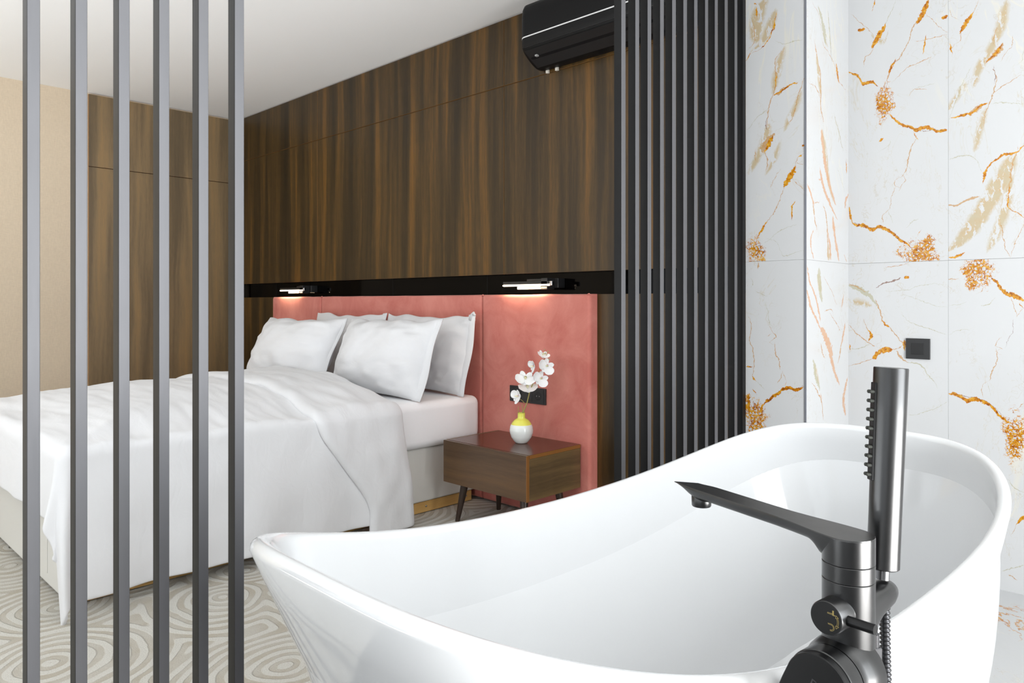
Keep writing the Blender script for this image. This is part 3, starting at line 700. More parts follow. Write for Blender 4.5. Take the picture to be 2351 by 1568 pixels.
# light side: right wall with a wide window; rear wall with two windows
def wall_with_hole(name, axis, pos, thick, a0, a1, h0, h1, holes, mat):
    m = MB()
    xs = sorted(set([a0, a1]+[h for q in holes for h in q[:2]]))
    for i in range(len(xs)-1):
        l, r = xs[i], xs[i+1]; hole = [q for q in holes if q[0] <= l+1e-6 and q[1] >= r-1e-6]
        spans = [(h0, h1)] if not hole else [(h0, hole[0][2]), (hole[0][3], h1)]
        for z0, z1 in spans:
            if axis == 'X': m.box((pos, l, z0), (pos+thick, r, z1))
            else: m.box((l, pos, z0), (r, pos+thick, z1))
    return struct(m.build(name, mat))
def glass():
    t = NT('window_glass'); out = t.t.nodes['Material Output']; tr = t.n('ShaderNodeBsdfTransparent'); gl = t.n('ShaderNodeBsdfGlossy'); gl.inputs['Roughness'].default_value = .02
    mx = t.n('ShaderNodeMixShader'); fr = t.n('ShaderNodeFresnel'); fr.inputs[0].default_value = 1.2
    t.link(fr.outputs[0], mx.inputs[0]); t.link(tr.outputs[0], mx.inputs[1]); t.link(gl.outputs[0], mx.inputs[2]); t.link(mx.outputs[0], out.inputs[0]); return t.mat
M['glass'] = glass(); M['frame'] = plain('window_frame_dark', srgb(60, 61, 64), .5)
def window(name, axis, pos, a0, a1, z0, z1, n, inward):
    m = MB(); fw = .05
    def bx(p0, p1, q0, q1, w=.05, mbb=None):
        mbb = mbb or m
        if axis == 'X': mbb.box((pos-w/2, p0, q0), (pos+w/2, p1, q1))
        else: mbb.box((p0, pos-w/2, q0), (p1, pos+w/2, q1))
    bx(a0, a1, z0, z0+fw); bx(a0, a1, z1-fw, z1)
    for i in range(n+1):
        c = a0+(a1-a0)*i/n; c = min(max(c, a0+fw/2), a1-fw/2); bx(c-fw/2, c+fw/2, z0+fw, z1-fw)
    f = struct(m.build(name, M['frame'])); pm = MB(); bx(a0+.01, a1-.01, z0+.01, z1-.01, .006, pm); pm.build('pane', M['glass'], f)
wall_with_hole('wall_right', 'X', BX, .15, NY, BY+.15, 0, CZ, [(.10, 2.00, .25, 2.55)], M['wall'])
window('window_1', 'X', BX+.03, .10, 2.00, .25, 2.55, 3, -1)
wall_with_hole('wall_rear', 'Y', NY-.15, .15, FX-.12, BX+.15, 0, CZ, [(-6.0, -1.4, .25, 2.55), (-1.0, 1.4, .25, 2.55)], M['wall'])
window('window_2', 'Y', NY-.03, -6.0, -1.4, .25, 2.55, 4, 1)
window('window_3', 'Y', NY-.03, -1.0, 1.4, .25, 2.55, 2, 1)

# ------------------------------------------------------------ slat screen
LS = [(.3169, .3361), (.3896, .4089), (.4602, .4793), (.5311, .5505), (.6062, .6262), (.6800, .7002)]
RS = [(2.0278, 2.0522), (2.1099, 2.1331), (2.1851, 2.2082), (2.2656, 2.2904), (2.3465, 2.3721), (2.4249, 2.4509), (2.5036, 2.5290), (2.5863, 2.6101), (2.6631, 2.6875), (2.7444, 2.7701), (2.8290, 2.8531)]
SX = -1.45
order = ['leftmost', 'second from left', 'third from left', 'fourth from left', 'fifth from left', 'rightmost']
def slat(y0, y1, label, group, bx=.031):
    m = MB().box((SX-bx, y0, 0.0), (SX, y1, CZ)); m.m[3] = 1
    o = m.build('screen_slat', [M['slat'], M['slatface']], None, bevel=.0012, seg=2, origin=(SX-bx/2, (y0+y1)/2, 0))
    return tag(o, label, 'slat', group)
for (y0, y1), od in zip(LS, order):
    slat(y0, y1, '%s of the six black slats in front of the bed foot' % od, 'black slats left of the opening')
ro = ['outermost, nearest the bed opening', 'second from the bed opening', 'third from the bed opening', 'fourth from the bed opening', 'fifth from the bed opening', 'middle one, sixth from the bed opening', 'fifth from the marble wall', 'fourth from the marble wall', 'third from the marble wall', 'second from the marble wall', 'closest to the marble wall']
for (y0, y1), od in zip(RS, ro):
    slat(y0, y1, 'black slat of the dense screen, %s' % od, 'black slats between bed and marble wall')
o = MB().box((SX-.03, 2.903, 0), (SX-.0005, 2.9275, CZ)).build('trim_2', M['slat'], None, bevel=.001); struct(o)

# ------------------------------------------------------------ headboard
HBX = [(-5.455, -4.726), (-4.726, -3.019), (-3.019, -2.240)]
hb = tag(empty('headboard', (-3.85, 2.928, 0)), 'salmon velvet headboard of three tall upholstered panels behind the bed and nightstand', 'headboard')
def soft_panel(x0, x1, z0, z1, y0, y1, r=.018):
    """upholstered slab, rounded towards the front"""
    nx, nz = 60, 40; v = []; f = []
    ring = []
    def edge(d): # depth lost near the edge
        return r-math.sqrt(max(0, r*r-(r-min(d, r))**2))
    xs = [x0+r*(1-math.cos(PI/2*i/6)) for i in range(7)]+[x0+r+(x1-x0-2*r)*i/14 for i in range(1, 14)]+[x1-r+r*math.sin(PI/2*i/6) for i in range(7)]
    zs = [z0+r*(1-math.cos(PI/2*i/6)) for i in range(7)]+[z0+r+(z1-z0-2*r)*i/14 for i in range(1, 14)]+[z1-r+r*math.sin(PI/2*i/6) for i in range(7)]
    for z in zs:
        for x in xs:
            dx = min(x-x0, x1-x); dz = min(z-z0, z1-z)
            y = y0+edge(dx)+edge(dz)*(1 if dx > r*.5 else .6)
            puff = -.004*(1-sstep(0, .12, min(dx, dz))) if False else 0
            zz = z + (.0015*noise.noise(Vector((x*9, z*9, 1))) if dz < r else 0)
            v.append((x, min(y, y1-.002)+.0012*noise.noise(Vector((x*5, z*5, 3))), zz))
    n = len(xs); m_ = len(zs)
    for j in range(m_-1):
        for i in range(n-1): f.append((j*n+i, j*n+i+1, (j+1)*n+i+1, (j+1)*n+i))
    # back skirt
    per = [i for i in range(n)]+[j*n+n-1 for j in range(1, m_)]+[(m_-1)*n+i for i in range(n-2, -1, -1)]+[j*n for j in range(m_-2, 0, -1)]
    b = len(v)
    for q in per: v.append((v[q][0], y1, v[q][2]))
    L = len(per)
    for k in range(L): f.append((per[k], b+k, b+(k+1) % L, per[(k+1) % L]))
    f.append(tuple(b+k for k in range(L)))
    return v, f
for x0, x1 in HBX:
    v, f = soft_panel(x0+.001, x1-.001, .012, 1.172, 2.868, 2.9275)
    m = MB().add(v, f); p = m.build('upholstered_panel', M['velvet'], None, smooth=True, auto=60); reparent(p, hb)
# little raised fabric ears at the panel corners
for xe in (-4.722, -3.015, -2.252):
    m = MB(); pts = [Vector((xe-.012+.024*i/8, 2.874, 1.164+.008*math.sin(PI*i/8))) for i in range(9)]
    m.tube(pts, [.0012+.0026*math.sin(PI*i/8) for i in range(9)], 8); reparent(m.build('corner_tuck', M['velvet'], None, smooth=True), hb)

# ------------------------------------------------------------ bed
BL, BR, BF, BH = -4.735, -3.045, .785, 2.862      # left, right, foot, head
bed = tag(empty('double_bed', ((BL+BR)/2, (BF+BH)/2, 0)), 'wide double bed base in grey beige fabric on an oak plank plinth', 'bed')
o = MB().box((BL+.02, BF+.01, .062), (BR-.012, BH-.005, .352)).box((BL+.018, BF+.004, .022), (BR-.010, BF+.036, .353)).build('upholstered_base', M['base_fabric'], None, bevel=.012, seg=3); reparent(o, bed)
for a, b in (((BR-.045, BF+.04, .004), (BR-.02, BH-.03, .061)), ((BL+.03, BF+.04, .004), (BL+.055, BH-.03, .061)), ((BL+.06, BH-.06, .004), (BR-.05, BH-.035, .061))):
    reparent(MB().box(a, b).build('oak_plank', M['oak'], None, bevel=.002), bed)
MS = plain('zinc_screw', srgb(170, 170, 170), .3, .9)
for y in (2.50, 2.79):
    reparent(MB().lathe([(.0055, 0), (.0055, .0025), (.002, .0035)], 12, 0, Matrix.Translation((BR-.02, y, .035)) @ Matrix.Rotation(PI/2, 4, 'Y')).build('screw', MS, None, smooth=True), bed)
reparent(MB().box((BF*0-3.30, BF+.0025, .07), (-3.296, BF+.006, .345)).build('fabric_seam', M['base_fabric'], None), bed)
for x, y in ((BR-.10, BH-.02), (BL+.1, BH-.02), (BR-.12, BF+.12), (BL+.12, BF+.12)):
    reparent(MB().box((x-.03, y-.03, 0), (x+.03, y+.01, .061)).build('foot', M['black'], None, bevel=.003), bed)

def rounded_slab(x0, x1, y0, y1, z0, z1, r, seg=5):
    m = MB().box((x0, y0, z0), (x1, y1, z1)); return m
mt = rounded_slab(BL, BR+.03, BF+.015, BH-.002, .353, .602, .04).build('mattress', M['sheet'], None, bevel=.045, seg=5, origin=((BL+BR)/2, (BF+BH)/2, .353))
tag(mt, 'thick mattress in a white fitted sheet showing beside the pillows', 'mattress')

# duvet: cloth coordinates (a across, b along) folded over the mattress block
X0, X1, Y0 = BL-.005, BR+.045, BF-.005
def puff(x, y):
    t = min(x-X0, X1-x, y-Y0)
    return .612+.058*sstep(0, .30, t)+.045*sstep(.20, .7, t)
def drape(a, b, lift=0., hang=.57, wob=1.):
    """a,b: position on the cloth; beyond the block it falls down"""
    ea = a-X1 if a > X1 else (X0-a if a < X0 else 0); sx = 1 if a > X1 else -1
    eb = Y0-b if b < Y0 else 0
    x = min(max(a, X0), X1); y = max(b, Y0); R = .045
    r = math.hypot(ea, eb)
    if r <= 0: z = puff(x, y); ox = oy = 0
    else:
        ux, uy = (sx*ea/r, -eb/r)
        q = R*PI/2
        if r < q: th = r/R; o_ = R*math.sin(th); z = .612-R*(1-math.cos(th))
        else:
            o_ = R; z = .612-R-(r-q)
        k = sstep(.05, .5, r)
        # soft vertical folds
        fold = (.010*math.sin(b*9.0+.7)+.007*math.sin(b*21+1.3)) if ea >= eb else (.008*math.sin(a*10)+.006*math.sin(a*23))
        o_ += k*(.018+fold*wob)
        if ea > 0 and eb > 0:
            ph = math.atan2(eb, ea); o_ += k*.045*math.sin(2*ph)+k*.02*math.sin(6*ph)
        ox, oy = ux*o_, uy*o_
    nz = noise.noise(Vector((x*1.6, y*3.2, 2)))*.016 + noise.noise(Vector((a*3.2, b*11, 7)))*.009 + noise.noise(Vector((a*5, b*26, 17)))*.005
    zn = 1-sstep(0, .06, r)
    sd = sstep(.02, .1, r)
    w2 = noise.noise(Vector((a*2.2, b*2.6, 5)))*.012+noise.noise(Vector((a*7, b*6, 9)))*.004
    if r > 0:
        ox += (ox/max(1e-6, math.hypot(ox, oy)))*w2*sd; oy += (oy/max(1e-6, math.hypot(ox, oy)))*w2*sd*.5
    return Vector((x+ox, y+oy, z+nz*zn+lift*zn)) + (Vector((ox, oy, 0)).normalized()*lift*(1-zn) if r > 0 else Vector())
def cloth_grid(fn, na, nb):
    v = []; f = []
    for j in range(nb+1):
        for i in range(na+1): v.append(fn(i/na, j/nb))
    n = na+1
    for j in range(nb):
        for i in range(na): f.append((j*n+i, j*n+i+1, (j+1)*n+i+1, (j+1)*n+i))
    return v, f
HS, HF = .585, .30
def duv(u, v):
    a = X0-HS+(X1-X0+2*HS)*u
    b = (Y0-HF)+(2.02-(Y0-HF))*v
    hemx = .0
    if a > X1 or a < X0:
        e = (a-X1) if a > X1 else (X0-a)
        b = b+ (sstep(0, HS, e)*.06 if v > .9 else 0)
    q = drape(a, b)
    return q
v, f = cloth_grid(duv, 190, 120)
dv = mesh_obj('duvet', v, f, M['linen'], None, True)
so = dv.modifiers.new('solid', 'SOLIDIFY'); so.thickness = .016; so.offset = -1
sb = dv.modifiers.new('sub', 'SUBSURF'); sb.levels = 1; sb.render_levels = 1
tag(dv, 'crumpled white duvet draped over the bed and hanging down its side', 'duvet')
def fold(u, v):
    a = X0-HS-.0+(X1-X0+2*HS+.05)*u
    e = max(0, a-X1, X0-a)
    b0 = 1.765+.26*sstep(.0, .55, e)+.012*math.sin(a*7)+.01*noise.noise(Vector((a*5, 0, 3)))
    b1 = 2.265+.03*sstep(0, .5, e)+.015*math.sin(a*5+1)
    b = b0+(b1-b0)*v
    # rolled front edge
    edge = min(v, 1)*.5*(b1-b0)*2
    lift = .022*math.sqrt(max(0, min(1, (b-b0)/.03))) + .006*noise.noise(Vector((a*9, b*13, 4)))
    if v > .9: lift -= .012*(v-.9)/.1
    return drape(a, b, lift+.003, wob=.5)
v, f = cloth_grid(fold, 190, 26)
fo = mesh_obj('turned_back_edge', v, f, M['linen'], dv, True)
so = fo.modifiers.new('solid', 'SOLIDIFY'); so.thickness = .022; so.offset = -1
sb = fo.modifiers.new('sub', 'SUBSURF'); sb.levels = 1; sb.render_levels = 1

# pillows
def pillow(name, W, Hh, T, loc, lean, yaw, label, seed=0., flange=.0, roll=0., ears=True, fl_side=1):
    NU, NV = 56, 40
    v = []; f = []
    def P(u, v_, side):
        # pillow outline pinched between corners
        bx = 1-.045*(1-v_*v_)*0; x = u*W/2*(1-.05*(1-v_**2)*0-.035*(1-abs(v_)**2)*(-1 if False else 1)*abs(u)**3)
        z = v_*Hh/2*(1-.07*(1-u**2)*abs(v_)**3)
        th = (max(0, 1-abs(u)**2.6)**.62)*(max(0, 1-abs(v_)**2.4)**.58)
        y = side*T/2*th
        n1 = noise.noise(Vector((u*2.2+seed, v_*2.2, side*2)))*.018+noise.noise(Vector((u*5+seed, v_*6, side*3)))*.010+noise.noise(Vector((u*13+seed, v_*9, side*3)))*.0035
        rad = math.hypot(u, v_)
        cr = math.sin((abs(u*v_))*16+seed)*.0045*sstep(.55, 1.1, rad)
        y += side*(n1+cr)*min(1, th*1.8)
        z += (.012*noise.noise(Vector((u*2.6+seed, 1.5, side*0)))+.005*math.sin(u*11+seed))*sstep(.6, 1, v_)
        x += .008*noise.noise(Vector((2.5, v_*3+seed, 0)))*sstep(.7, 1, abs(u))
        return Vector((x, y, z))
    for side in (1, -1):
        base = len(v)
        for j in range(NV+1):
            vv = -math.cos(PI*j/NV)
            for i in range(NU+1):
                uu = -math.cos(PI*i/NU)
                v.append(P(uu, vv, side))
        n = NU+1
        for j in range(NV):
            for i in range(NU):
                q = (base+j*n+i, base+j*n+i+1, base+(j+1)*n+i+1, base+(j+1)*n+i)
                f.append(q if side == -1 else q[::-1])
    mm = MB().add(v, f)
    # open-end flap of the pillowcase
    if flange:
        rows = 26; base = []
        for k in range(2):
            for j in range(rows+1):
                vv = -1+2*j/rows
                z = vv*Hh/2*(1-.0)
                wv = .006*math.sin(vv*4+seed)
                x = fl_side*(W/2*(.93-.0*(1-vv*vv))) if k == 0 else fl_side*(W/2+flange*(.85+.12*math.sin(vv*2.2+seed)))
                base.append(Vector((x, wv*(0.3 if k == 0 else 1.0)-.006, z*(1 if k == 0 else 1.02))))
        n = rows+1; ff = [(j, j+1, n+j+1, n+j) for j in range(rows)]
        th = [p+Vector((0, .004, 0)) for p in base]
        m2 = base+th; nn = len(base)
        ff2 = ff+[tuple(q+nn for q in t_)[::-1] for t_ in ff]
        for j in range(rows): ff2.append((n+j, n+j+1, nn+n+j+1, nn+n+j))
        ff2 += [(0, n, nn+n, nn), (rows, nn+rows, nn+n+rows, n+rows)]
        fm = MB().add(m2, ff2)
    M3 = Matrix.Rotation(yaw, 4, 'Z') @ Matrix.Rotation(lean, 4, 'X') @ Matrix.Rotation(roll, 4, 'Y')
    bm = bmesh.new(); me = bpy.data.meshes.new(name)
    o = mm.build(name, M['linen'], None, smooth=True)
    bm.from_mesh(o.data); bmesh.ops.remove_doubles(bm, verts=bm.verts, dist=.0006); bm.to_mesh(o.data); bm.free()
    for p in o.data.polygons: p.use_smooth = True
    o.matrix_world = Matrix.Translation(loc) @ M3
    if flange:
        e = fm.build('pillowcase_flap', M['linen'], o, smooth=True)
        if ears:
            m4 = MB(); z1 = Hh/2
            pts = [Vector((fl_side*(W/2-.03), 0, z1-.03)), Vector((fl_side*(W/2-.012), -.004, z1+.004)), Vector((fl_side*(W/2+.006), -.01, z1+.014)), Vector((fl_side*(W/2+.026), -.016, z1-.004))]
    tag(o, label, 'pillow', 'white pillows against the headboard')
    return o
# loc is the pillow centre; lean tilts the top back towards the headboard
pillow('pillow', .80, .46, .13, (-3.435, 2.772, .832), -.20, 0, 'white pillow at the right rear, its curled corner touching the headboard', 1.0, .035)
pillow('pillow', .80, .45, .13, (-4.265, 2.772, .835), -.20, .02, 'white pillow at the left rear, mostly hidden behind the front one', 2.0, .02)
pillow('pillow', .80, .46, .26, (-3.47, 2.50, .820), -.36, .03, 'plump white pillow at the right front, nearest the nightstand', 3.4, .045)
pillow('pillow', .82, .45, .26, (-4.33, 2.42, .822), -.46, .10, 'plump white pillow at the left front, leaning beside the dark gap', 5.2, .02)
# curled case corner of the right rear pillow
m = MB(); m.tube([(-3.045, 2.818, 1.03), (-3.035, 2.812, 1.060), (-3.019, 2.806, 1.070), (-3.00, 2.80, 1.056)], [.02, .012, .008, .003], 10)
ce = m.build('curled_corner', M['linen'], None, smooth=True)
pr = [o for o in bpy.data.objects if o.get('label', '').startswith('white pillow at the right rear')][0]
bpy.context.view_layer.update()
ce.parent = pr; ce.matrix_parent_inverse = pr.matrix_world.inverted()
# ------------------------------------------------------------ nightstand
NX0, NX1, NYF, NYB, NZ0, NZ1 = -2.882, -2.296, 2.466, 2.862, .205, .420
ns = tag(empty('nightstand', ((NX0+NX1)/2, (NYF+NYB)/2, 0)), 'low walnut nightstand on splayed dark legs, in front of the right velvet panel', 'nightstand')
def child(m, name, mats, parent=ns, **k): return reparent(m.build(name, mats, None, **k), parent)
child(MB().box((NX0+.018, NYF+.020, NZ1-.018), (NX1, NYB, NZ1)), 'top', [M['walnut_top']], bevel=.0008)
child(MB().box((NX1-.018, NYF+.020, NZ0), (NX1-.0003, NYB, NZ1-.0185)), 'side_panel', [M['walnut_hy']], bevel=.0008)
child(MB().box((NX0+.0003, NYF+.020, NZ0), (NX0+.0175, NYB, NZ1)), 'side_panel', [M['walnut_hy']], bevel=.0008)
child(MB().box((NX0+.018, NYF+.020, NZ0), (NX1-.0185, NYB, NZ0+.016)), 'bottom', [M['walnut_hy']], bevel=.0008)
child(MB().box((NX0+.018, NYB-.012, NZ0+.0165), (NX1-.0185, NYB-.004, NZ1-.0185)), 'back_panel', [M['walnut_hy']])
# drawer front; its end grain and the top edge carry a lighter band
df = child(MB().box((NX0, NYF, NZ0), (NX1-.0025, NYF+.0185, NZ1-.001)), 'drawer_front', [M['walnut_h']], bevel=.0008)
e = MB().box((NX1-.0025, NYF+.0005, NZ0), (NX1+.0005, NYF+.0185, NZ1-.001)).build('edge_band', M['edge2'], None); e.parent = df; e.location = -Vector(ns.location)-Vector(df.location)+Vector(e.location)
e = MB().box((NX1-.0003, NYF+.0205, NZ1-.0175), (NX1+.0006, NYB, NZ1-.0008)).build('edge_band', M['edge2'], None); reparent(e, ns)
for x, y, dx, dy in ((NX0+.085, NYF+.075, -.028, -.030), (NX1-.085, NYF+.075, .028, -.030), (NX0+.085, NYB-.075, -.028, .024), (NX1-.085, NYB-.075, .028, .024)):
    child(MB().tube([(x, y, NZ0+.004), (x+dx*.5, y+dy*.5, NZ0*.5), (x+dx, y+dy, .001)], [.021, .0165, .0115], 20), 'leg', [M['leg']], smooth=True, auto=50)
    child(MB().tube([(x, y, NZ0+.0), (x-.0+dx*.05, y+dy*.05, NZ0-.010)], [.0215, .0212], 20), 'leg_ferrule', [plain('leg_ferrule', srgb(70, 56, 50), .2, .3)], smooth=True, auto=50)

# ------------------------------------------------------------ vase and orchid
VX, VY, VZ = -2.535, 2.685, .4203
prof = [(.0, .0005), (.026, .0), (.031, .002), (.040, .012), (.052, .030), (.0585, .050), (.060, .064), (.0575, .082), (.0525, .0935), (.046, .104), (.036, .115), (.026, .1215), (.0205, .1245), (.0192, .129), (.0192, .149), (.0200, .1515), (.0180, .1518), (.0165, .149), (.0165, .128), (.024, .112), (.03, .10)]
# refine the profile
pp = []
for i in range(len(prof)-1):
    for k in range(3): pp.append((prof[i][0]+(prof[i+1][0]-prof[i][0])*k/3, prof[i][1]+(prof[i+1][1]-prof[i][1])*k/3))
pp.append(prof[-1])
M['vase_w'] = plain('white_glaze', srgb(232, 235, 232), .12, coat=.6); M['vase_y'] = plain('yellow_glaze', srgb(228, 224, 96), .15, coat=.6)
m = MB().lathe(pp, 48, lambda i: 1 if pp[i][1] > .0930 else 0)
va = m.build('vase', [M['vase_w'], M['vase_y']], None, smooth=True); va.location = (VX, VY, VZ)
tag(va, 'round white vase with a yellow shoulder and neck, on the nightstand', 'vase')

M['petal'] = plain('orchid_petal', srgb(240, 240, 240), .6); M['petal'].node_tree.nodes['Principled BSDF'].inputs['Subsurface Weight'].default_value = .0
M['lip'] = plain('orchid_lip', srgb(232, 226, 190), .5); M['pink'] = plain('orchid_throat', srgb(216, 160, 176), .5)
M['stem'] = plain('orchid_stem', srgb(156, 150, 84), .55); M['stem2'] = plain('orchid_stem_brown', srgb(160, 120, 66), .55); M['bud'] = plain('orchid_bud', srgb(164, 164, 110), .55)
RT = Vector((math.cos(YAW), math.sin(YAW), 0)); FW = Vector((-math.sin(YAW), math.cos(YAW), 0)); UP = Vector((0, 0, 1))
V0 = Vector((VX, VY, VZ))
def at(u, h, d=0.): return V0+RT*u+UP*h+FW*d       # u: to the side, h: height above the nightstand, d: depth
orc = tag(empty('orchid', tuple(at(0, .1))), 'artificial white orchid spray leaning to the right out of the yellow-necked vase', 'flower')
def K(u, h, d=0.): return at(u, h, d)
def oadd(m, name, mats, parent=None, **k):
    o = m.build(name, mats, None, smooth=True, **k); reparent(o, orc); return o
s = 3.69/1677                      # metres per photo pixel at the vase
def Q(px, py, d=0.): return at((px-1197)*s, (1020-py)*s+.004, d)
main = [Q(1199, 985), Q(1202, 950), Q(1210, 930), Q(1216, 905, .005), Q(1226, 880), Q(1236, 860, -.004), Q(1246, 835), Q(1255, 820), Q(1257, 812)]
oadd(MB().tube(main[:5], [.0032, .0032, .0030, .0027, .0024], 10), 'stem', M['stem'])
oadd(MB().tube(main[4:], [.0024, .0021, .0018, .0015, .0012], 10), 'stem', M['stem2'])
oadd(MB().tube([Q(1205, 932), Q(1200, 926), Q(1193, 921)], [.0018, .0015, .0012], 8), 'side_stem', M['stem'])
oadd(MB().tube([Q(1190, 960), Q(1190, 939)], [.0018, .0012], 8), 'side_stem', M['stem']); oadd(MB().tube([Q(1200, 960), Q(1200, 945), Q(1198, 932)], [.0022, .0018, .001], 8), 'side_stem', M['stem'])
for bx, by, r in ((1250, 808, .0022), (1258, 812, .0026), (1252, 817, .0034), (1260, 831, .0042), (1256, 833, .003)):
    m = MB(); c = Q(bx, by); m.lathe([(.0003, -1.5*r), (.7*r, -.9*r), (r, 0), (.7*r, .9*r), (.0003, 1.6*r)], 12, 0, Matrix.Translation(c) @ Matrix.Rotation(.3, 4, 'Y')); oadd(m, 'bud', M['bud'])
def petal(m, L, Wd, ang, tilt, cup, M4, root=.12, mi=0, dz=0.):
    nu, nv = 10, 8; v = []; f = []
    for i in range(nu+1):
        t = i/nu; w_ = Wd*.5*(math.sin(PI*min(1, (t*(1-root)+root)))**.62)*(1 if t < 1 else .15)
        w_ = Wd*.5*max(.02, 1-abs((t-.56)/.56 if t < .56 else (t-.56)/.44)**2.1)**.5
        for j in range(nv+1):
            q = -1+2*j/nv; y = q*w_; z = cup*((t-.3)**2*L*1.2+q*q*w_*.5)+math.sin(t*5+q*2)*.0006+dz
            v.append((y, t*L, z))
    n = nv+1
    for i in range(nu):
        for j in range(nv): f.append((i*n+j, i*n+j+1, (i+1)*n+j+1, (i+1)*n+j))
    R = M4 @ Matrix.Rotation(ang, 4, 'Z') @ Matrix.Rotation(tilt, 4, 'X')
    k = len(v); v2 = v+[(a, b, c-.0009) for a, b, c in v]; f2 = f+[tuple(q+k for q in x)[::-1] for x in f]
    per = [j for j in range(n)]+[i*n+nv for i in range(1, nu+1)]+[nu*n+j for j in range(nv-1, -1, -1)]+[i*n for i in range(nu-1, 0, -1)]
    for a in range(len(per)): b = per[(a+1) % len(per)]; f2.append((per[a], b, b+k, per[a]+k))
    m.add(v2, f2, mi, R)
def flower(px, py, size, face, spin=0., d=0., cup=.5, fold=0.):
    """face: direction (right, up, toward viewer) the flower looks at"""
    c = Q(px, py, d); zdir = (RT*face[0]+UP*face[1]-FW*face[2]).normalized()
    xd = UP.cross(zdir).normalized() if abs(zdir.z) < .95 else RT.copy(); yd = zdir.cross(xd)
    B = Matrix((( xd.x, yd.x, zdir.x, c.x), (xd.y, yd.y, zdir.y, c.y), (xd.z, yd.z, zdir.z, c.z), (0, 0, 0, 1))) @ Matrix.Rotation(spin, 4, 'Z')
    S_ = size
    m = MB()
    for a in (0, 2.45, -2.45): petal(m, S_*.40, S_*.26, a, .12+fold, cup*.8, B, dz=-.001)   # sepals
    for a in (1.15, -1.15): petal(m, S_*.52, S_*.52, a, .2+fold, cup, B)      # broad side petals
    fl = oadd(m, 'flower_head', M['petal'])
    m = MB(); petal(m, S_*.22, S_*.13, PI, .9, 1.2, B, dz=.002); petal(m, S_*.15, S_*.10, 2.2, 1.0, .8, B, dz=.002); petal(m, S_*.15, S_*.10, -2.2, 1.0, .8, B, dz=.002)
    m.lathe([(.0003, 0), (S_*.045, S_*.02), (S_*.05, S_*.08), (S_*.03, S_*.14), (.0003, S_*.16)], 10, 0, B)
    m.lathe([(.0003, 0), (S_*.03, 0), (S_*.03, S_*.05), (.0003, S_*.06)], 8, 1, B @ Matrix.Translation((0, -S_*.08, S_*.06)))
    lp = m.build('flower_lip', [M['lip'], M['pink']], None, smooth=True); lp.parent = fl; lp.location = -Vector(orc.location)-Vector(fl.location)
flower(1246, 821, .072, (.30, .70, .62), 2.8, .0, .5)
flower(1226, 846, .074, (-.85, -.1, .35), 2.3, .012, .5)
flower(1254, 845, .098, (.30, .10, .93), 2.42, -.012, .35)
flower(1241, 874, .096, (.25, .15, .93), 2.35, -.010, .4)
flower(1206, 875, .112, (.05, .55, .80), 2.95, -.004, .4)
flower(1211, 896, .108, (.05, .70, .65), 3.2, .004, .45)
flower(1190, 915, .084, (-.75, .10, .55), 2.4, -.004, .5)

# ------------------------------------------------------------ double socket on the velvet panel
so_ = tag(empty('power_socket', (-2.657, 2.868, .635)), 'black double power socket and switch plate on the salmon velvet, half hidden by the orchid', 'socket')
MBK = plain('socket_black_plastic', srgb(30, 30, 31), .38)
px0, px1, pz0, pz1, py = -2.787, -2.527, .5925, .6775, 2.869
reparent(MB().box((px0, py-.011, pz0), (px1, py, pz1)).build('cover_frame', MBK, None, bevel=.002), so_)
for i in range(3):
    x0 = px0+.010+i*.0815; x1 = x0+.077
    if i < 2:
        reparent(MB().box((x0+.008, py-.015, pz0+.012), (x1-.004, py-.0112, pz1-.012)).build('rocker_switch', MBK, None, bevel=.002), so_)
    else:
        cx_, cz_ = (x0+x1)/2, (pz0+pz1)/2
        Mt = Matrix.Translation((cx_, py-.0112, cz_)) @ Matrix.Rotation(PI/2, 4, 'X')
        o = MB().box((x0+.004, py-.0135, pz0+.008), (x1-.002, py-.0112, pz1-.008)).build('socket_insert', MBK, None, bevel=.001); reparent(o, so_)
        m = MB().lathe([(.0215, .0024), (.0215, .0034), (.0198, .0034), (.0195, .0026), (.0002, .0026)], 32, 0, Mt, cap=False)
        o = m.build('socket_well', plain('socket_gloss', srgb(8, 8, 8), .08), None, smooth=True, auto=40); reparent(o, so_)
        for dx in (-.0095, .0095):
            reparent(MB().lathe([(.003, .0027), (.003, .0036), (.0015, .0036)], 12, 0, Mt @ Matrix.Translation((dx, 0, 0))).build('pin_hole', plain('pin_hole_metal', srgb(150, 150, 150), .2, .9), None, smooth=True), so_)

